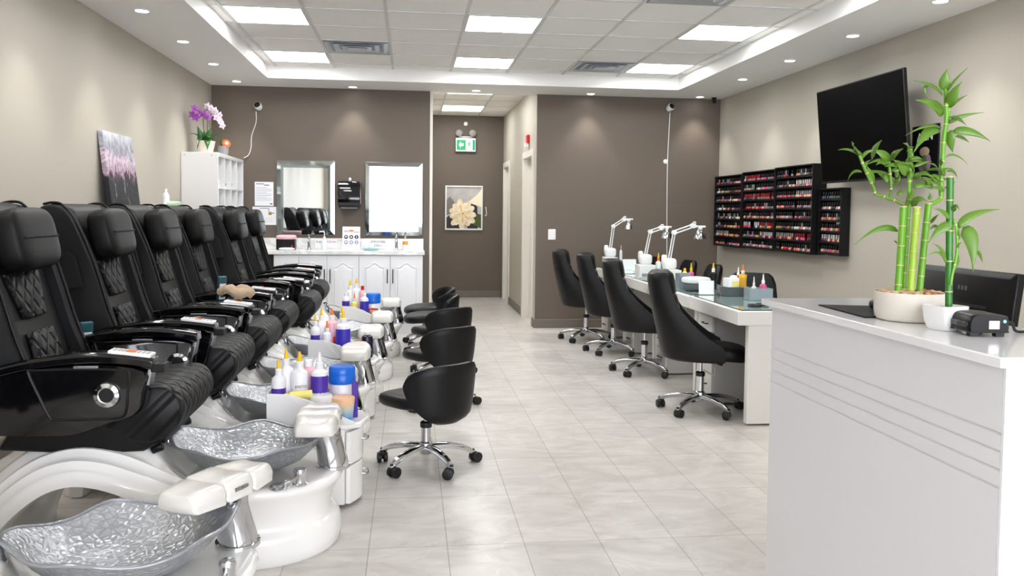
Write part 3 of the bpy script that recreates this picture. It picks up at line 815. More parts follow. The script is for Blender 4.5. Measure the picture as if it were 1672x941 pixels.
bottle('polish_bottle', 'small red bottle behind the purple bottle on the front cart', 'bottle', (x+.215, y+.20, z), .016, .085, 'red', None, 'red', None, group=GA)
x, y = CARTS[1][:2]
bottle('squeeze_bottle', 'half-purple clear squeeze bottle at the inner corner of the middle cart', 'bottle', (x+.04, y+.05, z), .022, .15, 'milky', 'purple', 'clear', 'yellow', (0, .76), GB)
bottle('squeeze_bottle', 'squat white bottle with an orange tip at the near rim of the middle cart', 'bottle', (x+.115, y+.05, z), .022, .125, 'milky', None, 'white', 'orange', group=GB)
bottle('squeeze_bottle', 'white yellow-tipped bottle behind the half-purple one on the middle cart', 'bottle', (x+.07, y+.15, z), .026, .165, 'milky', None, 'white', 'yellow', group=GB)
bottle('squeeze_bottle', 'pinkish white bottle in the middle of the middle cart', 'bottle', (x+.135, y+.17, z), .03, .165, 'pink', None, 'white', 'orange', group=GB)
bottle('squeeze_bottle', 'white yellow-tipped bottle directly behind the violet bottle of the middle cart', 'bottle', (x+.20, y+.19, z), .028, .17, 'milky', None, 'white', 'yellow', group=GB)
bottle('squeeze_bottle', 'big violet and blue bottle with yellow tip on the middle cart', 'bottle', (x+.215, y+.08, z), .036, .16, 'milky', 'purple2', 'white', 'yellow', (0, .86), GB)
tag(G().prism([(0, 0), (.03, 0), (.026, .15), (.006, .152)], 'y', 0, .02).build('red_scraper', 'red', bevel=.004, loc=(x+.145, y+.10, z)), 'upright red handle standing among the bottles of the middle cart', 'tool', GB)
wrap_pack('orange-and-blue wrapped cup on the middle cart', (x+.318, y+.07, z), .042, .09)
tubeobj('red tube lying level behind the wrapped cup of the middle cart', (x+.34, y+.17, z+.088), (0, -PI/2, .1), 'red', 'red', .075, .012, group=GB)
bottle('jar_of_scrub', 'dark navy jar with clear lid at the aisle end of the middle cart', 'jar', (x+.365, y+.17, z), .028, .10, 'navy', None, 'clear', None, group=GB)
x, y = CARTS[2][:2]
bottle('squeeze_bottle', 'purple-labelled bottle at the inner corner of the far cart', 'bottle', (x+.045, y+.06, z), .024, .15, 'milky', 'purple', 'white', None, (0, .82), GC)
bottle('squeeze_bottle', 'pale bottle with a yellow cap in the back row of the far cart', 'bottle', (x+.075, y+.17, z), .03, .18, 'clear', None, 'white', 'yellow', group=GC)
bottle('squeeze_bottle', 'big clear bottle standing in the middle of the far cart', 'bottle', (x+.13, y+.16, z), .034, .19, 'clear', None, 'white', 'yellow', group=GC)
bottle('squeeze_bottle', 'small clear bottle with an orange tip on the far cart', 'bottle', (x+.12, y+.05, z), .02, .12, 'lemon', None, 'white', 'orange', group=GC)
bottle('spray_bottle', 'red-topped spray bottle between the clear and purple bottles of the far cart', 'bottle', (x+.185, y+.13, z), .024, .18, 'pink', None, 'red', None, group=GC)
bottle('squeeze_bottle', 'purple-labelled bottle beside the blue-lidded jar on the far cart', 'bottle', (x+.205, y+.06, z), .028, .145, 'milky', 'purple2', 'white', None, (0, .84), GC)
jar('white jar with domed blue lid on the far cart', (x+.275, y+.16, z), .055, .175, 'milky', 'blue', GC)
wrap_pack('pale orange-and-blue wrapped cup on the far cart', (x+.30, y+.055, z), .042, .08)
tubeobj('small red and green tube leaning on the blue-lidded jar of the far cart', (x+.30, y+.09, z+.105), (0, -PI/2, .2), 'red', 'green', .06, .012, group=GC)

KR, KH = 1, 1
# ------------------------------------------------------------------ castor base shared by every swivel chair
def star_base(t, r, hub_z, legm='chrome', n=5, phase=0, wheel=.028):
    for k in range(n):
        a = phase + 2*PI*k/n; R = rz(a)
        pts = smooth([(.02, 0, hub_z), (r*.45, 0, hub_z-.002), (r*.8, 0, hub_z-.022), (r*.97, 0, hub_z-.045), (r, 0, wheel*2+.012)], 4)
        g = G(); rr = []
        for i, p in enumerate(pts):
            q = i/(len(pts)-1); hw = .023 - .011*q; hh = .016 - .004*q
            d = (pts[min(i+1, len(pts)-1)] - pts[max(i-1, 0)]).normalized(); nn = Vector((-d.z, 0, d.x))
            rr.append([R @ (p + Vector((0, s_*hw, 0)) + nn*(c_*hh)) for s_, c_ in ((-1, -.6), (-.6, -1), (.6, -1), (1, -.6), (1, .3), (.55, 1), (-.55, 1), (-1, .3))])
        g.loft(rr); g.build('base_leg', legm, t, ang=50)
        cg = G(); T2 = Matrix.Translation(R @ Vector((r, 0, 0))) @ rz(a + .9*k + .4)
        cg.lathe([(.008, 0), (.008, .03)], T2 @ Vector((0, 0, wheel*1.6)), 10)
        cg.sq(T2 @ Vector((.008, 0, wheel*1.35)), (.022, .013, .022), .7, .7, 12, 8)
        cs = cg.build('caster', 'rubber', t)
        for s_ in (-1, 1):
            G().lathe([(wheel*.55, -.012), (wheel, -.009), (wheel, .009), (wheel*.55, .012)], T2 @ Vector((.018, s_*.017, wheel)), 18, 'y', T=rz(a + .9*k + .4).to_3x3().to_4x4()).build('wheel', 'rubber', cs)
    return t

def gas_column(t, z0, z1, lever=None, m='satin'):
    zm = z0 + (z1-z0)*.55
    G().lathe([(.030, z0-.045), (.034, z0-.03), (.036, z0+.012), (.030, z0+.02), (.026, z0+.022), (.026, zm), (.022, zm+.004)], n=22).build('column', m, t)
    G().lathe([(.031, zm-.02), (.032, zm-.012), (.032, zm+.006), (.024, zm+.012), (.014, zm+.014)], n=20).build('collar', 'rubber', t)
    G().lathe([(.014, zm), (.014, z1)], n=14).build('piston', 'chrome', t)
    if lever:
        d, l = lever
        a = Vector((cos(d), sin(d), 0))
        g = G().tube([Vector((0, 0, z1-.02)), a*l*.6 + Vector((0, 0, z1-.03)), a*l + Vector((0, 0, z1-.05))], .005, 8)
        g.sq(a*(l+.03) + Vector((0, 0, z1-.062)), (.035, .014, .013), .8, .8, 14, 8, T=rz(d) @ Matrix.Rotation(.45, 4, 'Y'))
        g.build('height_lever', 'rubber', t)

# ------------------------------------------------------------------ technicians' stools (sitter faces local +x)
def make_stool(label):
    t = thing('rolling_stool', label, 'stool', (0, 0, 0), 0, 'black rolling pedicure stools')
    star_base(t, .262, .108, 'chrome', phase=math.radians(9-127))
    gas_column(t, .115, .33, (math.radians(-95), .12))
    G().box(-.09, .09, -.07, .07, .322, .338).build('seat_plate', 'plastic', t, .006)
    g = G(); rr = []
    for z, sc in ((.338, .82), (.345, .93), (.362, 1.0), (.385, 1.01), (.402, .97), (.41, .88), (.408, .6), (.402, .2)):
        q = []
        for i in range(40):
            a = 2*PI*i/40; c, s_ = cos(a), sin(a)
            rx = .235 if c > 0 else .19; k = (abs(c)**2.5 + abs(s_)**2.5)**(-1/2.5)
            x_, y_ = rx*c*k*sc, .215*s_*k*sc
            dz = -.022*max(0, x_/.235)**2 + .02*max(0, -x_/.19)**2 - .006*(1 - (y_/.215)**2)
            q.append((x_ + .02, y_, z + dz))
        rr.append(q)
    g.loft(rr); g.build('seat', 'vinyl', t, ang=70)
    # wrap-round back shell
    g = G(); outer, inner = [], []
    nu, nv = 28, 14
    def P(u, v, d):
        wv = (.34 + .66*sin(min(1, v*1.22)*PI/2)**.75)*(1 - .10*max(0, v-.8)/.2)
        zz = .270 + .315*v - .05*abs(u)**3*v + .02*(1-abs(u))*0
        a = PI + u*wv*1.18
        r = .235 + .02*v - d + .02*(1-abs(u)**2)
        if v < .12: r -= (.12-v)*.25
        return (r*cos(a)*.98, r*sin(a)*1.02, zz)
    ring = []
    for j in range(nv + 1):
        v = j/nv; e = .010 if j in (0, nv) else 0
        o_ = [P(-1 + 2*i/nu, v, e) for i in range(nu + 1)]; n_ = [P(1 - 2*i/nu, v, .046 - e) for i in range(nu + 1)]
        ring.append(o_ + n_)
    g.loft(ring); g.build('backrest', 'vinyl', t, bevel=.014, seg=3, ang=60)
    g = G().tube(smooth([(-.06, 0, .33), (-.15, 0, .325), (-.19, 0, .34)], 4), .02, 8); g.build('back_bracket', 'plastic', t)
    return t
SS = [(.09, 4.43, 129), (.20, 5.80, 126), (.26, 6.95, 124), (.20, 7.85, 188), (.20, 8.52, 194)]
SLB = ['black rolling stool in front of the others, with its five-spoke chrome base in full view', 'black rolling stool second from the front of the aisle row', 'black rolling stool in the middle of the row of five',
       'black rolling stool fourth in the row, its seat pointing at the far cart', 'black rolling stool last in the row, by the end of the sink cabinets']
s0 = make_stool(SLB[0])
for i, (x, y, a) in enumerate(SS):
    o = s0 if i == 0 else copy_tree(s0, label=SLB[i])
    o.location = (x, y, 0); o.rotation_euler = (0, 0, math.radians(a))

# ------------------------------------------------------------------ clients' tall chairs (facing +x)
def make_client(label):
    t = thing('swivel_chair', label, 'chair', (0, 0, 0), 0, 'tall black swivel chairs at the manicure tables')
    star_base(t, .285, .105, 'satin', phase=math.radians(22), wheel=.027)
    gas_column(t, .12, .385, (math.radians(35), .13), 'chrome')
    # shell
    lv = [(.374, -.235, .135, .228), (.388, -.262, .155, .246), (.43, -.278, .158, .254), (.485, -.290, .140, .255), (.53, -.300, .055, .250), (.58, -.312, -.01, .246), (.64, -.326, -.075, .240), (.70, -.340, -.130, .233), (.77, -.353, -.175, .225), (.85, -.366, -.205, .215), (.92, -.376, -.226, .205), (.955, -.370, -.236, .197), (.972, -.350, -.246, .185)]
    g = G(); rings = []
    n = 16
    for z, xb, xf, hw in lv:
        th = .052 if z > .5 else .05
        def C(off):
            q = []
            for i in range(2*n + 1):
                a = -PI/2 + PI*i/(2*n); s_ = sin(a)
                xx = xb + off + (xf - xb - off)*(1 - abs(cos(a))**.55)
                q.append((xx, (hw-off*.9)*math.copysign(abs(s_)**.8, s_), z))
            return q
        rings.append(C(0) + C(th)[::-1])
    g.loft(rings); sh = g.build('back_shell', 'vinyl', t, bevel=.012, seg=3, ang=55)
    # padded inner back with three cross folds
    g = G(); rr = []
    for z, x, w_ in ((.44, -.15, .19), (.52, -.155, .20), (.60, -.150, .20), (.66, -.158, .196), (.675, -.180, .188), (.69, -.160, .192), (.76, -.172, .186), (.80, -.186, .182), (.815, -.208, .174), (.83, -.190, .178), (.90, -.202, .170), (.95, -.214, .162), (.974, -.245, .14)):
        rr.append([(x + dx*1.0, w_*k, z) for k, dx in ((-1, -.03), (-.88, .004), (-.4, .014), (0, .016), (.4, .014), (.88, .004), (1, -.03), (0, -.07))])
    g.loft(rr); g.build('back_pad', 'vinyl', t, ang=60)
    g = G(); rr = []
    for z, sc in ((.385, .9), (.395, .97), (.42, 1), (.455, .99), (.472, .93), (.476, .7), (.474, .2)):
        q = []
        for i in range(36):
            a = 2*PI*i/36; c, s_ = cos(a), sin(a); k = (abs(c)**3.2 + abs(s_)**3.2)**(-1/3.2)
            x_ = (.29 if c > 0 else .22)*c*k*sc; y_ = .208*s_*k*sc
            q.append((x_ + .03, y_, z - .03*max(0, x_/.29)**3))
        rr.append(q)
    g.loft(rr); g.build('seat', 'vinyl', t, ang=70)
    G().box(-.13, .12, -.11, .11, .365, .384).build('seat_plate', 'plastic', t, .006)
    return t
CC = [(2.005, 5.53, -18), (2.00, 6.90, -15), (1.985, 7.93, -13), (1.88, 8.72, -12)]
CLB = ['tall black swivel chair in front, at the manicure table nearest the reception desk', 'tall black swivel chair second from the reception desk', 'tall black swivel chair third from the reception desk, partly behind the second', 'tall black swivel chair farthest from the reception desk, against the dark wall']
k0 = make_client(CLB[0])
for i, (x, y, a) in enumerate(CC):
    o = k0 if i == 0 else copy_tree(k0, label=CLB[i])
    o.location = (x, y, 0); o.rotation_euler = (0, 0, math.radians(a))

# technicians' low chairs behind the tables (facing -x)
def make_tech(label):
    t = thing('office_chair', label, 'chair', (0, 0, 0), PI, 'low black chairs behind the manicure tables')
    star_base(t, .26, .10, 'rubber', phase=.3)
    gas_column(t, .11, .40)
    g = G().sq((.0, 0, .445), (.24, .23, .05), .5, .35, 28, 10); g.build('seat', 'vinyl', t, ang=70)
    g = G(); rr = []
    for z, x, w_, h_ in ((.50, -.21, .17, .02), (.54, -.225, .20, .032), (.66, -.245, .215, .036), (.78, -.27, .20, .034), (.84, -.285, .175, .028), (.868, -.29, .14, .016)):
        rr.append([(x + a*h_ - .04*(1 - abs(b)**2) + .035, b*w_, z) for a, b in ((-1, -.9), (-1.2, -.5), (-1.25, 0), (-1.2, .5), (-1, .9), (0, 1), (1, .9), (.8, .5), (.75, 0), (.8, -.5), (1, -.9), (0, -1))])
    g.loft(rr); g.build('backrest', 'vinyl', t, ang=60)
    G().tube(smooth([(-.05, 0, .40), (-.22, 0, .41), (-.265, 0, .52)], 4), .018, 8).build('back_bracket', 'plastic', t)
    return t
TC = [(at(1264, 450, 'Y', 6.4).x-.12, 6.4+.2, PI+1.1), (at(1163, 450, 'Y', 7.95).x-.24, 7.95, PI-.05), (at(1123, 450, 'Y', 8.65).x-.24, 8.65, PI), (at(1072, 450, 'Y', 9.2).x-.2, 9.22, PI+.2)]
TL = ['low black chair behind the nearest manicure table, mostly hidden by the grey caddy', 'low black chair with rounded back behind the second manicure table, before the beige wall', 'low black chair behind the third manicure table, in front of the dark wall', 'low black chair behind the farthest manicure table, seen between two desk lamps']
q0 = make_tech(TL[0])
for i, (x, y, a) in enumerate(TC):
    o = q0 if i == 0 else copy_tree(q0, label=TL[i])
    o.location = (x, y, 0); o.rotation_euler = (0, 0, a)

# ------------------------------------------------------------------ manicure tables
def make_table(label, y0, y1):
    L_ = y1 - y0
    t = thing('manicure_table', label, 'table', (2.09, y0, 0), 0, 'white manicure tables with glass tops')
    W = .62
    pbox('tabletop', 'laminate', t, 0, W, .002, L_-.002, .655, .748, .006)
    g = G().box(.035, W-.03, .03, L_-.03, .748, .754); g.build('glass_top', 'glass_green', t, .001)
    g = G()
    for p in ((.031, .035, .026, L_-.026), (W-.03, W-.026, .026, L_-.026)): g.box(p[0], p[1], p[2], p[3], .7482, .7545)
    g.box(.035, W-.03, .026, .03, .7482, .7545); g.box(.035, W-.03, L_-.03, L_-.026, .7482, .7545)
    g.build('glass_edge', 'glass_edge', t)
    pbox('side_panel', 'laminate', t, .075, .53, .012, .062, .012, .655, .004)
    pbox('side_panel', 'laminate', t, .075, .53, L_-.052, L_-.002, .012, .655, .004)
    pbox('back_panel', 'desk_grey', t, .36, .375, .062, L_-.052, .012, .655, .002)
    ped = pbox('pedestal', 'desk_grey', t, .085, .36, L_-.35, L_-.052, .012, .655, .003)  # carcass painted greyer so the gaps between drawers look shaded
    zz = [.05, .215, .37, .51, .635]
    for a, b in zip(zz, zz[1:]):
        dr = pbox('drawer', 'laminate', ped, .066, .085, L_-.33, L_-.072, a+.008, b-.008, .003)
        zc = (a+b)/2; yc = L_-.2
        G().tube(smooth([(.066, yc-.045, zc), (.046, yc-.038, zc), (.044, yc, zc), (.046, yc+.038, zc), (.066, yc+.045, zc)], 4), .0045, 8).build('handle', 'plastic', dr)
    G().box(.16, .36, .062, .075, .02, .62).build('gap_shade', 'dark', t)  # dark strip painting the shade between back panel and near side panel
    g = G().sq((.345, .33, .545), (.012, .15, .012), .8, .5, 20, 8); g.build('hanging_bar', 'plastic', t)
    return t
for (a, b), l in zip(((5.09, 6.05), (6.07, 7.14), (7.16, 8.18), (8.20, 9.22)), ('white manicure table nearest the reception desk, with a grey speckled caddy on its glass', 'white manicure table second from the reception desk, carrying the white rounded dryer', 'white manicure table third from the reception desk, with the largest desk lamp', 'white manicure table at the far end, against the dark wall')):
    make_table(l, a, b)

# ------------------------------------------------------------------ things on the manicure tables
TT = .7546
def dryer(label, loc, w, d, h, a=0):
    t = thing('nail_dryer', label, 'nail dryer', loc, a, 'white table-top nail dryers')
    p = smooth2([(-w/2, .012), (-w/2*1.0, h*.8), (-w/2*.9, h), (w/2*.9, h), (w/2, h*.8), (w/2, .012), (w/2*.92, 0), (-w/2*.92, 0)], 3, True)
    g = G(); rr = []
    for y, sc in ((-d/2, .94), (-d/2+.012, 1), (d/2-.012, 1), (d/2, .94)): rr.append([(a_*sc, y, h/2 + (c-h/2)*sc) for a_, c in p])
    g.loft(rr); g.build('housing', 'white', t)
    G().box(-w*.36, w*.36, -d/2-.002, -d/2+.01, .012, h*.36).build('hand_slot', 'steel', t, .002)
    return t
def lamp(label, loc, elbow, joint, head, shade_r=.045):
    """arm lamp on a rounded white foot; elbow, joint and head are offsets from the foot in (x, z)"""
    t = thing('desk_lamp', label, 'lamp', loc, 0, 'white folding desk lamps')
    G().sq((0, 0, .05), (.062, .055, .05), .55, .6, 24, 12).build('foot', 'white', t)
    G().sq((-.045, .005, .085), (.024, .03, .045), .6, .7, 16, 10).build('hinge_block', 'white', t)
    g = G()
    for dx, dy in ((-.014, -.012), (.014, .012)):
        g.tube([(dx, dy, .08), (elbow[0]+dx, dy, elbow[1])], .0055, 8)
    g.build('lower_arm', 'white', t)
    g = G()
    for dz, dy in ((-.012, -.01), (.012, .01)): g.tube([(elbow[0], dy, elbow[1]+dz), (joint[0], dy, joint[1]+dz)], .0055, 8)
    g.tube([(joint[0], 0, joint[1]), (head[0], 0, head[1]+.01)], .009, 8)
    g.build('upper_arm', 'white', t)
    g = G().lathe([(.02, -.022), (.02, .022)], (elbow[0], 0, elbow[1]), 14, 'y'); g.lathe([(.022, -.024), (.022, .024)], (joint[0], 0, joint[1]), 14, 'y')
    g.tube(smooth([(joint[0]-.005, 0, joint[1]), (joint[0], 0, joint[1]+.03), (joint[0]+.02, 0, joint[1]+.032), (joint[0]+.02, 0, joint[1]+.02)], 3), .005, 6)
    g.build('knuckle', 'white', t)
    hx, hz = head
    g = G().lathe([(.018, .018), (.022, .012), (.02, -.01), (.016, -.012)], (hx, 0, hz), 16); g.box(hx-.04, hx+.045, -.014, .014, hz+.006, hz+.022)
    sk = g.build('socket', 'white', t, .002)
    r = shade_r
    g = G().lathe([(r*.35, hz-.012), (r*.55, hz-.03), (r*.85, hz-.06), (r, hz-.095), (r*.97, hz-.095), (r*.8, hz-.06), (r*.5, hz-.03), (r*.3, hz-.014)], (hx, 0, 0), 24, caps=False)
    g.build('shade', 'chrome', t)
    G().sq((hx, 0, hz-.055), (.018, .018, .028), 1, 1, 14, 10).build('bulb', 'sign_white', sk)
    return t
d1 = (2.16, 8.86); d2 = (2.235, 7.74); d3 = (2.255, 7.06)
dryer('small white dryer box with a lamp on it, on the farthest manicure table', (d1[0], d1[1], TT), .135, .16, .135)
dryer('white dryer box under the middle desk lamp', (d2[0], d2[1], TT), .155, .18, .125)
dryer('white dryer box under the largest, nearest desk lamp', (d3[0], d3[1], TT), .165, .19, .125)
lamp('white desk lamp with bent arm on the farthest manicure table', (d1[0]+.005, d1[1], TT+.135), (.03, .335), (.145, .41), (.20, .40), .042)
lamp('white desk lamp in the middle of the three, with a clear rounded shade', (d2[0], d2[1], TT+.125), (.045, .315), (.15, .35), (.205, .348), .050)
lamp('white desk lamp nearest the reception desk, with the longest reaching arm', (d3[0], d3[1], TT+.125), (.04, .325), (.21, .385), (.275, .365), .052)

def card(label, loc, w=.13, h=.10, a=.25):
    t = thing('tent_card', label, 'card', loc, a, 'white tent cards on the manicure tables')
    G().loft([[(-w/2, 0, 0), (w/2, 0, 0), (w/2*1.05, .03, h), (-w/2*1.0, .03, h)], [(-w/2, .004, 0), (w/2, .004, 0), (w/2*1.05, .034, h), (-w/2, .034, h)]]).build('panel', 'clear', t, .001)
    G().box(-w/2, w/2, -.02, .06, 0, .004).build('foot', 'clear', t, .001)
    return t
card('white tent card beside the lamp on the farthest manicure table', (2.36, 8.75, TT), .15, .115, .1)
card('white angled card holder in front of the rounded dryer on the second table', (2.265, 6.15, TT), .115, .10, -.2)
def rounded_dryer(label, loc):
    t = thing('gel_lamp', label, 'nail dryer', loc, .3)
    G().sq((0, 0, .035), (.10, .085, .035), .5, .7, 28, 10).build('base', 'grey_box', t)
    G().sq((0, 0, .085), (.112, .095, .028), .6, .7, 30, 10).build('lid', 'white', t)
    return t
rounded_dryer('white-topped rounded gel lamp with dark base on the second table', (2.275, 6.42, TT))
def caddy(label, loc, w, d, h, a):
    t = thing('desk_caddy', label, 'caddy', loc, a, 'speckled grey caddies on the manicure tables')
    g = G(); th = .004
    g.box(-w/2, w/2, -d/2, d/2, 0, th); g.box(-w/2, w/2, -d/2, -d/2+th, th, h); g.box(-w/2, w/2, d/2-th, d/2, th, h); g.box(-w/2, -w/2+th, -d/2+th, d/2-th, th, h); g.box(w/2-th, w/2, -d/2+th, d/2-th, th, h)
    g.build('box', 'slate', t, .0015)
    return t
caddy('tall speckled grey caddy on the second table, behind the rounded gel lamp', (2.235, 6.62, TT), .10, .09, .125, .1)
caddy('wide speckled grey caddy near the reception end of the nearest manicure table', (2.485, 5.70, TT), .17, .12, .088, -.05)
g_ = 'nail supplies on the tables'
tag(G().loft([[((.10 + .012*k)*cos(a)*1.0, (.075 + .01*k)*sin(a), .07*k) for a in [2*PI*i/28 for i in range(28)]] for k in (0, .2, 1)]).build('charcoal_tray', 'grey_box', loc=(2.43, 6.02, TT), bevel=.002), 'charcoal oval tray on the nearest table holding a tissue box and bottles', 'tray', g_)
t = thing('tissue_box', 'small white tissue box in the charcoal tray', 'tissue box', (2.405, 5.99, TT+.07), .1, g_)
pbox('box', 'paper', t, -.055, .055, -.045, .045, 0, .065, .003); G().sq((.01, 0, .07), (.03, .02, .018), .9, .9, 12, 8).build('tissue', 'paper', t)
G().box(-.025, .05, -.0465, -.0455, .008, .045).build('printed_panel', 'lemon', t)
t = bottle('acetone_bottle', 'amber bottle with orange tip beside the tissue box on the nearest table', 'bottle', (2.47, 5.95, TT+.07), .028, .125, 'amber', 'yellow', 'white', 'orange', (.7, .95), g_)
bottle('pump_bottle', 'red bottle with clear stem behind the amber bottle on the nearest table', 'bottle', (2.475, 6.05, TT+.07), .024, .10, 'red', None, 'clear', 'clear', group=g_)
bottle('squeeze_bottle', 'pink bottle with tall white tip standing in the wide grey caddy', 'bottle', (2.52, 5.70, TT+.004), .025, .14, 'magenta', None, 'white', 'white', group=g_)
bottle('oil_bottle', 'clear little bottle with slim stopper in the wide grey caddy', 'bottle', (2.455, 5.71, TT+.004), .018, .12, 'clear', None, 'clear', 'clear', group=g_)
bottle('acetone_bottle', 'yellow tall bottle beside the largest desk lamp', 'bottle', (2.33, 6.86, TT), .024, .15, 'lemon', None, 'yellow', None, group=g_)
bottle('acetone_bottle', 'pink bottle with yellow tip behind the tall grey caddy', 'bottle', (2.365, 6.80, TT), .024, .155, 'magenta', None, 'yellow', 'yellow', group=g_)
bottle('spray_can', 'black bottle with clear and yellow tall top, beside the low chair back', 'bottle', (2.47, 6.56, TT), .03, .17, 'plastic', None, 'clear', 'yellow', group=g_)
bottle('cleaner_bottle', 'red-capped small bottle behind the middle desk lamp', 'bottle', (2.33, 7.90, TT), .025, .15, 'clear', None, 'red', None, group=g_)
bottle('cleaner_bottle', 'orange-capped bottle with yellow tip behind the middle desk lamp', 'bottle', (2.39, 7.82, TT), .028, .19, 'clear', None, 'orange', 'yellow', group=g_)
bottle('polish_bottle', 'dark red little bottle between the two nearer desk lamps', 'bottle', (2.30, 7.02, TT), .018, .10, 'red', None, 'plastic', None, group=g_)
bottle('thin_bottle', 'slim silver bottle beside the farthest desk lamp', 'bottle', (2.30, 8.92, TT), .016, .26, 'clear', None, 'steel', None, group=g_)
tag(G().sq((0, 0, .018), (.10, .045, .018), .8, .8, 24, 8).build('folded_towel', 'paper', loc=(2.40, 8.45, TT), rot=(0, 0, .2)), 'crumpled white towel on the farthest table, past the tent card', 'towel', g_)
tag(G().sq((0, 0, .012), (.09, .06, .012), .7, .7, 24, 8).build('folded_towel', 'paper', loc=(2.34, 6.85, TT), rot=(0, 0, .4)), 'small stack of white wipes in front of the largest desk lamp', 'wipes', g_)
tag(G().lathe([(.05, 0), (.052, .006), (.045, .014), (.02, .016)], n=24).build('dark_dish', 'plastic', loc=(2.30, 5.32, TT)), 'black flat dish lying on the glass at the reception end of the tables', 'dish', g_)
tag(G().prism(rrect(-.045, .045, -.02, .02, .012), 'z', 0, .018).build('nail_file_block', 'plastic', bevel=.003, loc=(2.37, 5.36, TT), rot=(0, 0, .3)), 'little black block beside the dark dish on the nearest table', 'file block', g_)
tag(G().box(-.06, .06, -.035, .035, 0, .016).build('hand_cushion', 'beige_cloth', bevel=.006, seg=3, loc=(2.50, 6.30, TT), rot=(0, 0, .3)), 'pale tan hand rest on the second table beside the gel lamp', 'cushion', g_)
tag(G().box(-.05, .05, -.04, .04, 0, .012).build('nail_kit', 'grey_box', bevel=.003, loc=(2.31, 7.62, TT)), 'grey flat box beneath the middle desk lamp area', 'box', g_)

# ------------------------------------------------------------------ sink counter
CF = 9.26
def px2x(u, y=CF): return at(u, 470, 'Y', y).x
ed = [px2x(u) for u in (447, 488, 534, 586, 637, 690)]
def door_panel(parent, x0, x1, z0, z1, handles):
    dr = G().box(x0+.003, x1-.003, CF-.02, CF, z0, z1).build('door', 'cabinet', parent, .003)
    # raised field with an arched head
    a, b = x0+.058, x1-.058; mid = (a+b)/2; hz = z1-.12
    wd2 = (b-a)*.5
    arch = [(a, z0+.065), (b, z0+.065)] + [(mid + wd2*k_, hz + .05*(.5+.5*cos(PI*min(1, abs(k_)/.78)))) for k_ in [1-.1*q_ for q_ in range(21)]]
    c = Vector((mid, (z0+hz)/2))
    g = G()
    def ring(sc, y): return [(c.x + (p[0]-c.x)*(1-(1-sc)*1.9), y, c.y + (p[1]-c.y)*sc) for p in arch]
    g.loft([ring(1.0, CF-.0201), ring(.992, CF-.029), ring(.968, CF-.029), ring(.945, CF-.0205), ring(.925, CF-.0205), ring(.885, CF-.032), ring(.87, CF-.0325)], False, True)
    g.build('raised_panel', 'cabinet', dr, ang=25)
    for hx in handles:
        G().tube([(hx, CF-.02, z1-.15), (hx, CF-.045, z1-.155), (hx, CF-.045, z1-.295), (hx, CF-.02, z1-.30)], .0055, 8).build('handle', 'plastic', dr)
Z0, Z1 = .135, .868
units = [(ed[0], ed[2], [(ed[0], ed[1], [ed[1]-.025]), (ed[1], ed[2], [ed[1]+.025, ed[2]-.025])], 'white base cabinet with two arched doors at the chair end of the sink counter'),
         (ed[2], ed[3], [(ed[2], ed[3], [ed[2]+.035])], 'white single-door base cabinet in the middle of the sink counter'),
         (ed[3], ed[5], [(ed[3], ed[4], [ed[4]-.03]), (ed[4], ed[5], [ed[4]+.03])], 'white base cabinet with two arched doors nearest the hallway')]
for x0, x1, drs, l in units:
    t = thing('base_cabinet', l, 'cabinet', ((x0+x1)/2, CF, 0), 0, 'white cabinets under the sink counter')
    off = (x0+x1)/2
    b = pbox('carcass', 'cabinet', t, x0-off, x1-off, 0, D-CF-.02, .10, .878, .002)
    G().box(x0-off, x1-off, .02, D-CF-.02, 0, .10).build('toe_kick', 'cabinet', t)
    for a, c, hs in drs:
        CFs = CF; 
        before = set(bpy.data.objects)
        door_panel(t, a, c, Z0, Z1, hs)
        for o in set(bpy.data.objects) - before:
            if o.parent is t: o.location = (-off, -CF, 0)
t = thing('countertop', 'white marble sink counter with low backsplash under the mirrors', 'countertop', (-.8, D, 0))
pbox('slab', 'marble', t, -1.0, ed[5]+.8+.02, -.46, -.012, .88, .922, .004)
pbox('backsplash', 'marble', t, -1.0, ed[5]+.8+.012, -.028, -.002, .922, 1.045, .003)
CT = .9225
def faucet(label, loc, h, m='chrome'):
    t = thing('sink_faucet', label, 'faucet', loc, 0, 'chrome faucets on the sink counter')
    G().lathe([(.03, 0), (.03, .008), (.019, .014), (.017, h*.75), (.02, h*.8), (.018, h*.9), (0, h*.92)], n=18).build('body', m, t)
    G().tube(smooth([(0, -.01, h*.62), (0, -.06, h*.72), (0, -.11, h*.66), (0, -.12, h*.58)], 4), .011, 10).build('spout', m, t)
    G().tube([(0, 0, h*.9), (0, -.02, h*1.02), (0, -.05, h*1.06)], [.008, .008, .01], 8).build('lever', m, t)
faucet('chrome faucet under the mirror that shows the chairs', (-1.12, 9.50, CT), .155)
faucet('chrome faucet with dark body under the bright mirror', (-.155, 9.50, CT), .165)
t = thing('soap_dispenser', 'clear soap bottle with long white pump, below the mirror that shows the chairs', 'soap bottle', (-.955, 9.52, CT))
G().lathe([(.03, 0), (.032, .005), (.032, .09), (.015, .11), (.013, .12)], n=18).build('body', 'clear', t)
g = G().lathe([(.016, .118), (.016, .14), (.006, .145), (.006, .2)], n=12); g.tube([(0, 0, .2), (-.045, -.01, .202), (-.055, -.012, .195)], .007, 8); g.build('pump', 'white', t)
t = thing('soap_dispenser', 'gold-tinted bottle with pump at the hallway end of the counter', 'soap bottle', (-.055, 9.50, CT))
G().lathe([(.034, 0), (.036, .006), (.028, .05), (.03, .10), (.014, .125), (.013, .13)], n=18).build('body', 'clear', t)
G().lathe([(.0295, .06), (.031, .10)], n=18, caps=False).build('liquid_band', 'amber', t)
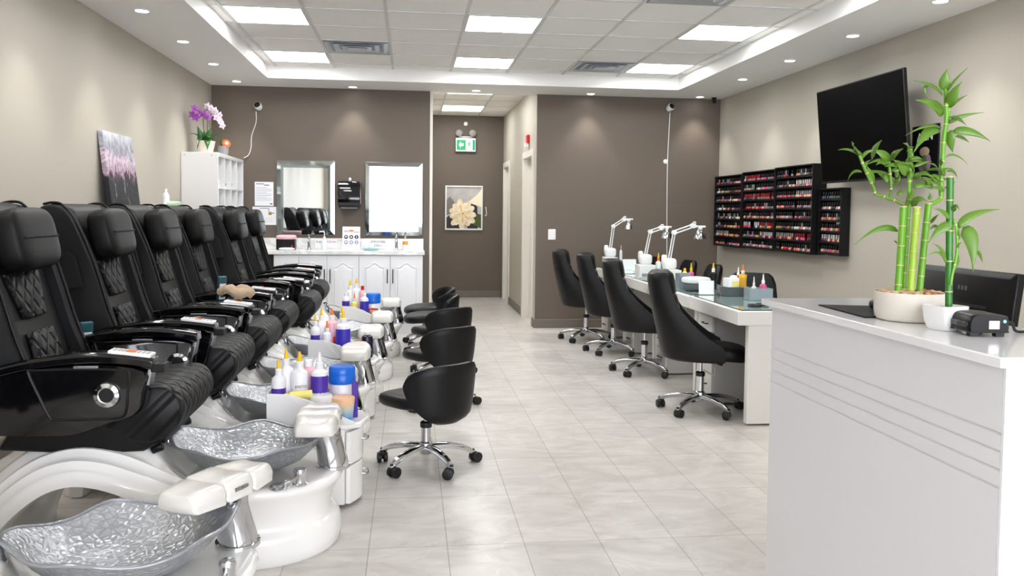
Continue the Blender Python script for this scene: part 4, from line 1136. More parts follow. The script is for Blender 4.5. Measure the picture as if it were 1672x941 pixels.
g = G().lathe([(.015, .128), (.015, .15), (.006, .155), (.006, .175)], n=12); g.tube([(0, 0, .175), (.04, -.01, .178), (.05, -.012, .168)], .008, 8); g.build('pump', 'satin', t)
t = thing('display_box', 'black box with a clear pinkish lid at the chair end of the sink counter', 'box', (-1.36, 9.44, CT))
pbox('box', 'plastic', t, -.10, .10, -.07, .07, 0, .12, .008); g = G().sq((0, 0, .137), (.107, .075, .028), .5, .4, 24, 10); g.build('lid', 'pink', t)
t = tag(G().sq((0, 0, .014), (.085, .05, .014), .7, .6, 24, 8).build('folded_cloth', 'paper', loc=(-1.34, 9.33, CT), rot=(0, 0, .1)), 'folded white cloth lying before the black box on the counter', 'cloth')
tag(G().lathe([(.008, 0), (.010, .01), (.004, .035)], n=10).build('red_tube', 'red', loc=(-1.285, 9.335, CT+.024)), 'little red tube on the folded white cloth', 'tube')
t = thing('sign_card', 'white sign standing on the counter with six round icons', 'sign', (-.655, 9.46, CT), 0)
T_ = Matrix.Rotation(-.10, 4, 'X')
G().box(-.098, .098, -.002, .002, 0, .262, T=T_).build('card', 'paper', t, .001)
G().box(-.09, .09, -.03, .05, 0, .003).build('foot', 'clear', t)
for r_, zz in ((0, .145), (1, .085)):
    for c_, xx in enumerate((-.058, 0, .058)):
        g = G().lathe([(.0225, -.0032), (.0225, -.0022)], (xx, 0, zz), 22, 'y', T=None); ic = g.build('round_icon', 'ink' if r_ == 0 else 'ink_soft', t, rot=(-.10, 0, 0))
        g = G()
        if c_ == 0: g.box(xx-.012, xx+.010, -.0042, -.0032, zz-.004, zz+.010)
        elif c_ == 1: g.lathe([(.010, -.0042), (.010, -.0032)], (xx, 0, zz), 12, 'y')
        else: g.box(xx-.004, xx+.004, -.0042, -.0032, zz-.013, zz+.013)
        g.build('symbol', 'paper', ic)
g = G(); g.box(-.08, -.03, -.003, -.002, .20, .206, T=T_); g.box(-.08, -.03, -.003, -.002, .212, .218, T=T_); g.box(.03, .085, -.003, -.002, .196, .204, T=T_); g.box(-.075, .02, -.003, -.002, .05, .053, T=T_); g.box(-.075, .0, -.003, -.002, .035, .038, T=T_); g.box(.05, .085, -.003, -.002, .02, .024, T=T_)
g.build('print_line', 'ink_soft', t)
G().box(-.025, .025, -.003, -.002, .205, .224, T=T_).build('logo_patch', 'orange', t, .004)
tag(G().sq((0, 0, .013), (.085, .05, .013), .6, .6, 24, 8).build('folded_cloth', 'teal', loc=(-.435, 9.40, CT), rot=(0, 0, -.05)), 'folded pale teal cloth next to the six-icon sign', 'cloth')
def notice(label, x0, x1, z0, z1, lines):
    t = thing('small_notice', label, 'notice', ((x0+x1)/2, D-.03, z0), 0, 'small printed notices on the backsplash')
    w, h = x1-x0, z1-z0
    G().box(-w/2, w/2, -.002, 0, 0, h).build('card', 'paper', t)
    for body, sz, m, dx, zz in lines: text('lettering', body, sz, m, t, (dx, -.0026, zz), (PI/2, 0, 0))
notice('white notice with black and red words behind the chair-side faucet', -1.07, -.83, .935, 1.035, [('PLEASE', .032, 'ink_black', -.062, .068), ('SIGN', .036, 'red', .035, .068), ('IN', .03, 'ink_black', .095, .068)])
notice('white notice with two lines of bold black words beside the teal cloth', -.46, -.27, .935, 1.04, [('EMPLOYEES', .032, 'ink_black', 0, .072), ('ONLY', .034, 'ink_black', 0, .03)])

# mirrors
def mirror(label, x0, x1, z0, z1):
    t = thing('wall_mirror', label, 'mirror', ((x0+x1)/2, D, (z0+z1)/2), 0, 'mirrors over the sink counter')
    w, h = (x1-x0)/2, (z1-z0)/2
    G().box(-w, w, -.012, -.001, -h, h).build('backing', 'steel', t, .002)
    def rect(a, b, y): return [(-a, y, -b), (a, y, -b), (a, y, b), (-a, y, b)]
    G().loft([rect(w-.002, h-.002, -.012), rect(w-.006, h-.006, -.019), rect(w-.05, h-.05, -.0235)], False, False).build('slanted_edge', 'mirror_rim', t, ang=5)
    G().loft([rect(w-.049, h-.049, -.0236), rect(w-.049, h-.049, -.026), rect(w-.08, h-.08, -.026), rect(w-.08, h-.08, -.0236)], False, False).build('inner_frame', 'mirror_edge', t, ang=5)
    G().box(-w+.079, w-.079, -.0245, -.0236, -h+.079, h-.079).build('glass', 'mirror', t)
mirror('framed mirror reflecting the black chairs, beside the paper notices', -1.50, -.85, 1.08, 1.92)
mirror('framed mirror full of bright window light, nearest the hallway', -.515, .142, 1.075, 1.92)
# towel dispenser
t = thing('towel_dispenser', 'black paper towel dispenser on the dark wall between the mirrors', 'towel dispenser', (-.682, D, 1.40))
p = smooth2([(0, 0), (-.20, .03), (-.215, .16), (-.19, .27), (-.14, .295), (0, .295)], 4)
g = G(); rr = []
for x, sc in ((-.125, .94), (-.118, .99), (-.1, 1), (.1, 1), (.118, .99), (.125, .94)): rr.append([(x, a*sc - .001, .15 + (c-.15)*sc) for a, c in p])
g.loft(rr); g.build('cover', 'gloss', t, ang=40)
G().box(-.115, .115, -.185, -.05, -.004, .05).build('towel_slot', 'plastic', t, .006); G().box(-.127, .127, -.212, -.195, .075, .085).build('seam_band', 'plastic', t, .002)
G().box(-.03, .0, -.217, -.213, .10, .108).build('badge', 'paper', t); G().box(-.09, .09, -.16, -.12, -.012, .0).build('paper_edge', 'paper', t)
G().sq((0, -.03, .315), (.016, .012, .022), .8, .8, 14, 8).build('hook', 'white', t)
# notices on the wall
def sheet(label, a, b, c, d, extra):
    t = thing('paper_notice', label, 'notice', ((a+b)/2, D-.002, (c+d)/2), 0, 'paper notices beside the mirror')
    w, h = (b-a)/2, (d-c)/2
    G().box(-w, w, -.003, 0, -h, h).build('sheet', 'paper', t)
    g = G()
    if extra == 'form':
        g.box(-w*.85, w*.0, -.0036, -.003, h*.78, h*.88)
        for i in range(9): g.box(-w*.85, w*(.8 if i % 3 else .3), -.0036, -.003, h*(.5-.13*i), h*(.53-.13*i))
        g.build('print_line', 'ink_soft', t)
        g = G(); g.box(w*.0, w*.55, -.0036, -.003, h*.70, h*.76); g.box(w*.65, w*.85, -.0036, -.003, -h*.88, -h*.78); g.build('print_mark', 'ink', t)
    else:
        g.box(-w*.4, w*.4, -.0036, -.003, h*.78, h*.88); g.box(w*.35, w*.42, -.0036, -.003, h*.45, h*.8)
        for i in range(3): g.box(0, w*.7, -.0036, -.003, -h*(.25+.2*i), -h*(.23+.2*i))
        g.build('print_line', 'ink_soft', t)
        g = G(); g.box(w*.35, w*.62, -.0036, -.003, h*.1, h*.42); g.box(w*.62, w*.85, -.0036, -.003, h*.25, h*.36); g.build('brass_picture', 'brass', t)
sheet('white printed form taped above the other sheet, between the shelf and the mirror', -1.74, -1.535, 1.405, 1.675, 'form')
sheet('white sheet with a small gold picture, half hidden by the farthest chair', -1.765, -1.505, 1.19, 1.395, 'pic')

# ------------------------------------------------------------------ cubby shelf with plants
CX0, CX1, CY0, CY1, CZ = XL+.003, -1.855, 8.40, 9.64, 1.915
t = thing('cubby_shelf', 'white cubby shelf of square bins in the back corner, with plants on top', 'shelf', (CX1, CY0, 0))
Lc, Dp = CY1-CY0, CX1-CX0
pbox('side_board', 'white', t, -Dp, 0, 0, .02, 0, CZ, .003); pbox('side_board', 'white', t, -Dp, 0, Lc-.02, Lc, 0, CZ, .003)
pbox('top_board', 'white', t, -Dp, 0, .02, Lc-.02, CZ-.04, CZ, .003); pbox('back_board', 'white', t, -Dp, -Dp+.012, .02, Lc-.02, 0, CZ-.04, .001)
nr = 6; rh = (CZ-.04)/nr
for i in range(nr): pbox('shelf_board', 'white', t, -Dp+.012, -.004, .02, Lc-.02, i*rh, i*rh+.018, .002)
for j in range(1, 4):
    y = .02 + (Lc-.04)*j/4; pbox('divider', 'white', t, -Dp+.012, -.003, y-.008, y+.008, .018, CZ-.04, .002)
g = G(); g.lathe([(.006, -.0015), (.006, .0005)], (-Dp+.035, 0, CZ-.03), 10, 'y'); g.lathe([(.006, -.0015), (.006, .0005)], (-.06, 0, CZ-.03), 10, 'y'); g.build('screw_cap', 'steel', t)
for j, (nm, lb) in enumerate((('1', 'nearest'), ('F6', 'second'), ('T7', 'third'))):
    y = CY0 + .02 + (Lc-.04)*(j+.5)/4
    q = thing('label_card', 'white label card at the front of the %s upper bin of the cubby shelf' % lb, 'card', (CX1-.03, y, 5*rh+.018), 0, 'label cards in the cubby shelf')
    G().box(-.003, 0, -.06, .06, 0, .07).build('card', 'paper', q)
    text('lettering', nm, .05, 'ink', q, (.001, 0, .035), (PI/2, 0, PI/2))
tag(G().lathe([(.03, 0), (.035, .015), (.03, .02)], n=14).build('grey_dish', 'grey_pot', loc=(CX1-.06, CY0+.02+(Lc-.04)*3.5/4, 5*rh+.018)), 'small grey dish in the farthest upper bin of the cubby shelf', 'dish')
# orchid
t = thing('potted_orchid', 'purple and white orchid in a cream pot on the cubby shelf', 'orchid', (-2.03, 8.66, CZ))
G().lathe([(.062, 0), (.066, .004), (.092, .125), (.086, .125), (.08, .10), (0, .10)], n=26).build('pot', 'cream', t)
G().lathe([(.082, .10), (.06, .112), (0, .115)], n=20).build('bark', 'soil', t)
g = G()
for a, l, w_, r_ in ((.2, .19, .06, .12), (1.5, .16, .065, .10), (2.9, .17, .06, .16), (3.6, .09, .065, -.12), (4.6, .06, .07, -.18), (5.3, .10, .065, -.10), (4.2, .12, .06, .2)):
    d = Vector((cos(a), sin(a), 0))
    tip = .24 if l > .15 else .10
    g.leaf(d*.02 + Vector((0, 0, .11)), d*l*.6 + Vector((0, 0, .22)), d*l + Vector((0, 0, tip - r_*.3)), w_*1.3, (-d.x*.5, -d.y*.5, 1))
for x_, z_, w_ in ((-.045, .27, .075), (.04, .255, .07), (.0, .22, .06)):
    g.leaf(Vector((x_*.3, -.03, .11)), Vector((x_*.9, -.045, .19)), Vector((x_*1.5, -.05, z_)), w_, (.2, -1, .1))
g.leaf(Vector((.03, -.06, .125)), Vector((.045, -.12, .13)), Vector((.045, -.125, .03)), .07, (.2, -1, .3))
g.build('leaves', 'leaf_dark', t, solid=.002)
random.seed(5)
stems = [((.01, -.02, .1), (.03, -.08, .34), (-.05, -.13, .42)), ((-.01, 0, .1), (-.02, .0, .37), (.05, -.01, .46)), ((.02, .02, .1), (.06, .06, .32), (.14, .06, .36))]
g = G()
for s_ in stems: g.tube(smooth(s_, 6), .004, 6)
g.build('flower_stem', 'stem', t)
def blossom(name, mt, pts, r):
    g = G()
    for p in pts:
        f = Vector((.75, -1, .15)) + Vector((random.uniform(-.5, .5), random.uniform(-.3, .3), random.uniform(-.3, .3))); f.normalize()
        q = f.to_track_quat('Z', 'Y').to_matrix().to_4x4(); q.translation = p
        for k in range(5):
            a = 2*PI*k/5 + random.uniform(-.1, .1); d = q.to_3x3() @ Vector((cos(a), sin(a), 0)); n_ = q.to_3x3() @ Vector((0, 0, 1))
            g.leaf(Vector(p), Vector(p) + d*r*.6 + n_*r*.12, Vector(p) + d*r, r*.85, n_, 6)
        g.sq(Vector(p) + f*.006, (.008, .008, .008), 1, 1, 8, 6)
    return g.build(name, mt, t, solid=.001)
A = [(-.075, -.13, .43), (-.035, -.10, .40), (.0, -.08, .385), (-.07, -.10, .35), (.03, -.05, .36), (-.10, -.12, .37)]
B = [(.02, .0, .47), (.055, -.01, .45), (.085, 0, .43), (.07, .03, .40), (.12, .05, .39), (.10, .02, .36), (.13, .06, .33), (.145, .06, .29), (.03, .02, .44)]
blossom('blossom', 'petal', A, .046); blossom('pale_blossom', 'petal_w', B, .044)
t = thing('potted_plant', 'small grey pot with an orange bloom beside the orchid', 'plant', (-1.93, 8.98, CZ))
G().lathe([(.042, 0), (.045, .004), (.058, .10), (.053, .10), (.05, .085), (0, .085)], n=22).build('pot', 'grey_pot', t)
g = G()
for a, l in ((2.2, .10), (3.0, .12), (3.6, .09), (4.3, .11), (1.4, .08)):
    d = Vector((cos(a), sin(a), 0)); g.leaf(d*.01 + Vector((0, 0, .085)), d*.03 + Vector((0, 0, .12)), d*.05 + Vector((0, 0, .085+l)), .028, (-d.x, -d.y, .3))
g.build('leaves', 'leaf_dark', t, solid=.002)
g = G(); f = Vector((.45, -.85, .25)).normalized(); q = f.to_track_quat('Z', 'Y').to_matrix(); p0 = Vector((.035, -.03, .125))
for k in range(12):
    a = 2*PI*k/12; d = q @ Vector((cos(a), sin(a), 0)); g.leaf(p0, p0 + d*.03 + f*.006, p0 + d*.052, .028, f, 6)
g.build('bloom', 'orange', t, solid=.002); G().sq(p0 + f*.006, (.02, .016, .02), 1, 1, 14, 8).build('bloom_centre', 'paper', t)
# canvas leaning on the wall behind the chairs
t = tag(G().box(-.018, .018, 0, .63, 0, 1.925).build('canvas_painting', 'canvas', bevel=.003), 'tall abstract canvas in grey, pink and black leaning on the wall behind the chairs', 'painting')
t.location = (-1.972, 6.24, .002); t.rotation_euler = (0, -.112, 0)
# odds and ends by the chairs
t = thing('plastic_bottle', 'clear bottle with green wrapping standing behind the third chair, against the wall', 'bottle', (-1.95, 7.02, 0))
sb = thing('storage_stand', 'white narrow stand behind the chairs carrying the clear bottle and green pack', 'stand', (-1.96, 7.13, 0))
pbox('post', 'white', sb, -.09, .09, -.22, .22, .0, 1.375, .004)
t.location = (-1.95, 6.98, 1.376)
G().lathe([(.028, 0), (.03, .01), (.03, .09), (.018, .115), (.012, .12), (.012, .135)], n=18).build('body', 'clear', t); G().lathe([(.014, .13), (.014, .148)], n=12).build('cap', 'white', t)
tag(G().sq((0, 0, .025), (.06, .15, .025), .7, .6, 20, 8).build('green_pack', 'pale_green', loc=(-1.93, 7.1, 1.376)), 'pale green soft pack lying beside the clear bottle behind the chairs', 'pack')
bpy.data.objects[-1] if False else None
cl = G()
rings = []
random.seed(11)
for z, sc in ((0, 1.0), (.02, 1.06), (.04, .95), (.055, .7), (.06, .35), (.05, .08)):
    rings.append([((.105 + .012*sin(3*a+z*40))*sc*cos(a), (.07 + .012*sin(4*a+1))*sc*sin(a), z + .014*sin(2*a+.6)*(1-sc*.5) + .010*sin(5*a)*sc) for a in [2*PI*i/36 for i in range(36)]])
cl.loft(rings)
tag(cl.build('tan_cloth', 'beige_cloth', loc=(-1.075, 5.31, .83), rot=(0, .1, .4)), 'crumpled tan cloth on the armrests between the third and fourth chairs', 'cloth')
def handset(label, loc, a):
    t = thing('massage_remote', label, 'remote', loc, a, 'teal remotes tucked by the armrests')
    T_ = Matrix.Rotation(.15, 4, 'Y')
    g = G().box(-.012, .012, -.027, .027, 0, .155, T=T_); g.build('body', 'teal_box', t, .006, 3)
    G().box(.0121, .014, -.02, .02, .01, .11, T=T_).build('keypad', 'clear', t, .001)
    g = G().box(.0141, .0155, -.014, .014, .02, .06, T=T_)
    g.build('key_print', 'ink_soft', t)
handset('teal massage remote between the first and second chairs', (-1.43, 3.87, .71), -.9)
handset('teal massage remote between the third and fourth chairs', (-1.185, 5.42, .79), -.9)
# cable box on the floor behind the first chair
t = thing('cable_box', 'small white box with a dark hole on the floor behind the first chair', 'box', (-1.78, 3.80, 0), .0)
pbox('box', 'white', t, -.055, .055, -.06, .06, 0, .19, .008, 3); G().lathe([(.022, .188), (.022, .1915)], (.02, 0, 0), 16).build('hole', 'dark', t)

# ------------------------------------------------------------------ wall fittings
def seccam(label, x, z, aim):
    t = thing('security_camera', label, 'camera', (x, D, z), 0, 'white security cameras on the dark wall')
    G().lathe([(.032, 0), (.034, -.006), (.028, -.018), (.018, -.022)], n=22, ax='y').build('mount', 'white', t)
    f = Vector(aim).normalized(); q = f.to_track_quat('Z', 'Y').to_matrix().to_4x4(); q.translation = Vector((0, -.055, .01))
    G().lathe([(.02, -.045), (.036, -.035), (.042, -.005), (.042, .025), (.038, .032)], n=24, T=q).build('body', 'white', t)
    G().lathe([(.036, .0325), (.033, .036), (.02, .038), (0, .038)], n=22, T=q).build('lens_face', 'plastic', t)
    return t
seccam('white camera with a dangling cable near the cubby shelf, high on the dark wall', -1.69, 2.505, (-.25, -1, .45))
c = seccam('white camera on the dark wall over the manicure tables, with a straight cable', 3.05, 2.615, (.4, -1, .45))
pts = [at(418, 182, 'Y', D-.01), at(418, 200, 'Y', D-.01), at(411, 222, 'Y', D-.01), at(410, 240, 'Y', D-.01), at(406, 253, 'Y', D-.01), at(398, 258, 'Y', D-.01)]
tag(G().tube(smooth(pts, 6), .0045, 6).build('camera_cable', 'white'), 'loose white cable hanging from the camera to the cubby shelf', 'cable')
pts = [at(1094, 184, 'Y', D-.008), at(1090, 262, 'Y', D-.008), at(1089, 340, 'Y', D-.008), at(1089, 425, 'Y', D-.008)]
tag(G().tube(smooth(pts, 4), .005, 6).build('camera_cable', 'white'), 'straight white cable running down the dark wall behind the lamps', 'cable')
p = at(1088, 264, 'Y', D)
t = thing('cable_clip', 'small round white socket beside the straight camera cable', 'socket', (p.x-.012, D, p.z))
G().lathe([(.026, 0), (.028, -.006), (.02, -.014), (0, -.015)], n=20, ax='y').build('cap', 'white', t)
p = at(1166, 163, 'Y', 9.55)
t = thing('dome_camera', 'tiny black camera tucked under the ceiling in the far corner', 'camera', (p.x, 9.55, ZS))
G().lathe([(.03, 0), (.03, -.012), (.012, -.02), (.012, -.03)], n=16).build('mount', 'plastic', t); G().sq((0, -.01, -.045), (.024, .032, .024), .9, .9, 16, 10).build('body', 'plastic', t)
p = at(901, 383, 'Y', D)
t = thing('light_switch', 'white double light switch on the dark wall by the hallway corner', 'light switch', (p.x, D, p.z))
pbox('plate', 'white', t, -.045, .045, -.008, 0, -.062, .062, .003); pbox('rocker', 'white', t, -.018, .018, -.014, -.008, -.034, .034, .002)
p = at(862, 250, 'X', HX1)
t = thing('fire_strobe', 'red fire alarm strobe on the hallway wall above the nearer door', 'alarm', (HX1, 10.32, 2.24))
pbox('housing', 'red', t, -.035, 0, -.06, .06, -.02, .085, .004); pbox('strobe', 'clear', t, -.06, -.01, -.045, .045, -.075, -.02, .006)
p = at(1374, 390, 'X', XR)
t = thing('wall_outlet', 'white wall plate beside the lowest corner of the narrow polish shelf', 'outlet', (XR, p.y, p.z))
pbox('plate', 'white', t, -.008, 0, -.04, .04, -.06, .06, .003); pbox('insert', 'paper', t, -.012, -.008, -.02, .02, -.04, .04, .002)
G().sq((-.015, .02, .14), (.02, .03, .035), .8, .8, 14, 8).build('sensor', 'white', t)
# hallway end: exit sign, twin lamps, flower picture
t = thing('exit_sign', 'green running-man exit sign under twin emergency lamps at the hallway end', 'exit sign', (.86, HD, 2.415))
pbox('housing', 'satin', t, -.16, .16, -.06, 0, -.11, .11, .006)
G().box(-.145, .145, -.063, -.06, -.085, .075).build('face', 'green_sign', t)
g = G().box(-.0, .105, -.0645, -.063, -.075, .065); g.build('white_square', 'sign_white', t)
g = G()   # the running figure
def limb(p, w): g.tube([(a, -.066, b) for a, b in p], w, 6)
g.sq((.058, -.066, .042), (.012, .003, .012), 1, 1, 12, 6)
limb([(.055, .028), (.048, -.005)], .011); limb([(.05, -.005), (.075, -.025), (.072, -.055)], .007); limb([(.048, -.005), (.035, -.035), (.012, -.045)], .007); limb([(.055, .024), (.082, .01)], .006); limb([(.053, .024), (.03, .012), (.022, -.008)], .006)
g.build('running_figure', 'green_sign', t)
g = G().prism([(-.11, .0), (-.08, .05), (-.08, .02), (-.035, .02), (-.035, -.02), (-.08, -.02), (-.08, -.05)], 'y', -.0645, -.063); g.build('arrow', 'sign_white', t)
t2 = thing('emergency_light', 'pair of round grey emergency lamp heads above the green exit sign', 'emergency light', (.86, HD, 2.585))
G().box(-.11, .11, -.03, 0, -.055, -.035).build('bracket', 'steel', t2, .004)
for s_ in (-1, 1):
    h_ = G().lathe([(.03, 0), (.052, -.03), (.056, -.07), (.05, -.075)], (s_*.105, 0, .01), 22, 'y').build('lamp_head', 'lampgrey', t2)
    G().lathe([(.048, -.0755), (.03, -.082), (0, -.084)], (s_*.105, 0, .01), 20, 'y').build('lens', 'lampgrey', h_)
t = thing('smoke_detector', 'small round white fitting on the wall above the emergency lamps', 'detector', (.86, HD, 2.745))
G().lathe([(.035, 0), (.036, -.02), (.028, -.032), (0, -.034)], n=20, ax='y').build('body', 'white', t)
g = at(795, 345, 'Y', HD)
t = thing('wall_hook', 'small white hook on the wall right beside the flower picture', 'hook', (1.19, HD, 1.36))
G().tube(smooth([(0, -.002, .08), (0, -.02, .07), (.01, -.03, -.02), (.0, -.03, -.06), (-.01, -.02, -.05)], 4), .006, 6).build('wire', 'white', t)
a, b = at(727, 303, 'Y', HD), at(787.5, 376, 'Y', HD)
t = thing('framed_picture', 'white framed picture of a pale yellow flower at the end of the hallway', 'picture', ((a.x+b.x)/2, HD, (a.z+b.z)/2))
w, h = (b.x-a.x)/2, (a.z-b.z)/2
g = G()
for q in ((-w, w, h-.022, h), (-w, w, -h, -h+.022), (-w, -w+.022, -h+.022, h-.022), (w-.022, w, -h+.022, h-.022)): g.box(q[0], q[1], -.03, -.001, q[2], q[3])
g.build('frame', 'white', t, .002)
mm, nt, bs, N, L = nodes('picture_background', .5)
tc = N('TexCoord'); n_ = N('TexNoise', Scale=3, Detail=3); L(tc.outputs['Object'], n_.inputs['Vector']); cr = N('ValToRGB')
cr.color_ramp.elements[0].position = .35; cr.color_ramp.elements[0].color = lin('a7a3a3'); cr.color_ramp.elements[1].position = .7; cr.color_ramp.elements[1].color = lin('cfcac6'); L(n_.outputs['Fac'], cr.inputs['Fac']); L(cr.outputs['Color'], bs.inputs['Base Color'])
pic = G().box(-w+.02, w-.02, -.012, -.002, -h+.02, h-.02).build('print', mm, t)
M['pic_dark'] = mat('picture_dark', '2e2c30', .6); M['pic_grey'] = mat('picture_grey', '7d7570', .6); M['pic_green'] = mat('picture_green', '48592c', .6)
M['pic_cream'] = mat('picture_cream', 'efdcb4', .6); M['pic_pale'] = mat('picture_pale', 'f6ebd2', .6); M['pic_gold'] = mat('picture_gold', 'd9982f', .6)
def flat(name, m_, polys, y):
    g = G()
    for q in polys: g.prism(q, 'y', y-.0006, y)
    return g.build(name, m_, pic)
flat('dark_leaf', 'pic_dark', [[(-w*.93, -h*.93), (-.02, -h*.93), (-.1, -h*.3), (-w*.6, -h*.2), (-w*.93, -h*.45)], [(.06, -h*.93), (w*.75, -h*.93), (w*.72, .02), (.12, .12), (.02, -.1)]], -.0125)
flat('grey_petal', 'pic_grey', [[(-w*.93, -h*.35), (-w*.55, -h*.2), (-w*.5, h*.25), (-w*.75, h*.5), (-w*.93, h*.35)]], -.0128)
flat('green_leaf', 'pic_green', [[(w*.5, -h*.75), (w*.93, -h*.93), (w*.93, -h*.3), (w*.7, -h*.25)]], -.0131)
flat('soft_petal', 'pic_pale', [[(w*.2, h*.25), (w*.93, h*.05), (w*.93, h*.85), (w*.7, h*.6)]], -.0131)
random.seed(4)
def petal(cx, cz, a, l, wd_):
    out = []
    for k in range(14):
        q = 2*PI*k/14; u_, v_ = l*.5*(1+cos(q)), wd_*sin(q)*(.55+.45*(1+cos(q))/2)*(1 + .10*sin(7*q))
        out.append((cx + u_*cos(a) - v_*sin(a), cz + u_*sin(a) + v_*cos(a)))
    return out
yy = -.0135
for ly, (n_, l, wd_, m_) in enumerate(((11, .235, .062, 'pic_cream'), (9, .205, .055, 'pic_pale'), (8, .165, .048, 'pic_cream'), (7, .12, .038, 'pic_pale'), (6, .075, .026, 'pic_cream'))):
    ps = []
    for k in range(n_):
        q = petal(-.02, -.095, 2*PI*k/n_ + .5*ly + random.uniform(-.12, .12), l*random.uniform(.88, 1.08), wd_)
        q = [(max(-w*.93, min(w*.93, a_)), max(-h*.94, min(h*.94, b_))) for a_, b_ in q]
        flat('flower_petal', m_, [q], yy); yy -= .0009
for a_, l in ((.4, .10), (1.9, .12), (3.3, .08), (4.7, .11), (5.6, .07)):
    flat('gold_vein', 'pic_gold', [petal(-.02+.03*cos(a_), -.095+.03*sin(a_), a_, l, .006)], yy); yy -= .0007
flat('gold_centre', 'pic_gold', [petal(-.035, -.095, .3, .035, .02)], yy)

# ------------------------------------------------------------------ nail polish shelves
RF = 3.565
def rack(label, y0, y1, z0, z1, rows, depth):
    t = thing('polish_rack', label, 'polish rack', (XR-.002, (y0+y1)/2, z0), 0, 'black nail polish racks on the wall')
    L2, hh = (y1-y0)/2, z1-z0
    pbox('back_board', 'plastic', t, -.008, 0, -L2, L2, 0, hh, .001)
    pbox('side_board', 'plastic', t, -depth, -.008, -L2, -L2+.014, 0, hh, .001); pbox('side_board', 'plastic', t, -depth, -.008, L2-.014, L2, 0, hh, .001)
    pbox('top_board', 'plastic', t, -depth, -.008, -L2+.014, L2-.014, hh-.012, hh, .001); pbox('bottom_board', 'plastic', t, -depth, -.008, -L2+.014, L2-.014, 0, .012, .001)
    p = (hh-.02)/rows
    for i in range(rows):
        if i: pbox('shelf', 'plastic', t, -depth+.006, -.008, -L2+.014, L2-.014, .012+i*p-.006, .012+i*p, .001)
        G().box(-depth+.006, -depth+.009, -L2+.014, L2-.014, .012+i*p, .012+i*p+.012).build('shelf_lip', 'plastic', t)
    return [(z0 + .012 + i*p) for i in range(rows)]
RK = [('narrow', 'narrow short black polish rack nearest the television', 6.63, 7.025, 1.025, 1.605, 6, .085, 1),
      ('deep', 'deep black polish rack next to the narrow one, its side panel showing', 7.045, 7.83, 1.015, 1.83, 8, .135, 2),
      ('middle', 'black polish rack in the middle of the wall display', 7.85, 8.685, 1.01, 1.822, 8, .115, 2),
      ('corner', 'black polish rack nearest the dark back wall', 8.70, 9.50, 1.0, 1.808, 8, .115, 2)]
PAL = [('red', '9c1820'), ('crimson', '741830'), ('pink', 'd093a0'), ('coral', 'c2694f'), ('nude', 'c8a790'), ('plum', '43203a'), ('black', '141216'), ('white', 'd9d4d2'), ('grey', '77767c'), ('teal', '3a5c60'), ('mauve', '8b6a80'), ('rose', 'a94a60'), ('gold', '9a7a45'), ('green', '55683f'), ('burgundy', '4b1822'), ('taupe', '8a7468'), ('navy', '25283f'), ('peach', 'df9a78'), ('magenta', 'c2426f'), ('scarlet', 'b8272c'), ('apricot', 'd98650')]
CAPS = [('black', '0d0d0f'), ('white', 'd0cecf'), ('red', 'a01a26'), ('silver', '8d8d92')]
PM = {}
for n_, c_ in PAL: PM[n_] = mat('polish_' + n_, c_, .12)
for n_, c_ in CAPS: PM['cap_' + n_] = mat('polish_cap_' + n_, c_, .25)
def pol_geo(g, c=(0, 0, 0), low=False, mi=(0, 1)):
    n = 7 if low else 10
    x, y, z = c
    g.mi = mi[0]; g.lathe([(.0125, 0), (.0145, .003), (.0145, .026), (.010, .033), (.007, .036)], c, n)
    g.mi = mi[1]; g.lathe([(.0075, .035), (.0085, .038), (.0068, .070), (.0045, .0715)], c, n)
POL = {}
def pol_mesh(pc, cc):
    if (pc, cc) not in POL:
        g = G(); pol_geo(g); o = g.build('nail_polish', [PM[pc], PM['cap_' + cc]]); POL[(pc, cc)] = o.data; bpy.data.objects.remove(o)
    return POL[(pc, cc)]
ORD = 'first second third fourth fifth sixth seventh eighth ninth tenth eleventh twelfth thirteenth fourteenth fifteenth sixteenth seventeenth eighteenth'.split()
random.seed(21)
count = 0; rest = G(); rest_m = [PM[n_] for n_, c_ in PAL] + [PM['cap_' + n_] for n_, c_ in CAPS]
for key, lb, y0, y1, z0, z1, rows, dep, secs in RK:
    zs = rack(lb, y0, y1, z0, z1, rows, dep)
    nb = 9 if secs == 1 else 18
    for ri, zz in enumerate(zs[::-1]):
        ia = y0 + .035; ib = y1 - .035; span = (ib - ia)
        mood = [random.sample(range(len(PAL)), 4) for _ in range(secs)]
        capc = [random.choices(['black', 'white', 'red', 'silver'], [9, 1.1, .8, 1.2])[0] for _ in range(secs)]
        for bi in range(nb):
            y = ia + span*bi/(nb-1)
            if secs == 2: y += .008 if bi >= nb//2 else -.008
            s_ = min(secs-1, bi*secs//nb)
            if random.random() < .04: continue
            pc = PAL[random.choice(mood[s_])][0]; cc = capc[s_] if random.random() < .9 else 'silver'
            x = XR - dep + .03 + random.uniform(-.002, .002)
            if count < 300:
                o = bpy.data.objects.new('nail_polish', pol_mesh(pc, cc)); COL.objects.link(o)
                o.location = (x, y, zz + .0004)
                tag(o, '%s nail polish, %s cap, %s from the corner end, %s shelf of the %s rack' % (pc, cc, ORD[nb-1-bi], ORD[ri], key), 'nail polish', 'nail polish bottles on the black wall racks')
                count += 1
            else:
                i1 = [n_ for n_, c_ in PAL].index(pc); i2 = len(PAL) + [n_ for n_, c_ in CAPS].index(cc)
                pol_geo(rest, (x, y, zz + .0004), True, (i1, i2))
o = rest.build('nail_polish_bottles', rest_m); tag(o, 'rows of small nail polish bottles filling the racks toward the back corner', 'nail polish', kind='stuff')

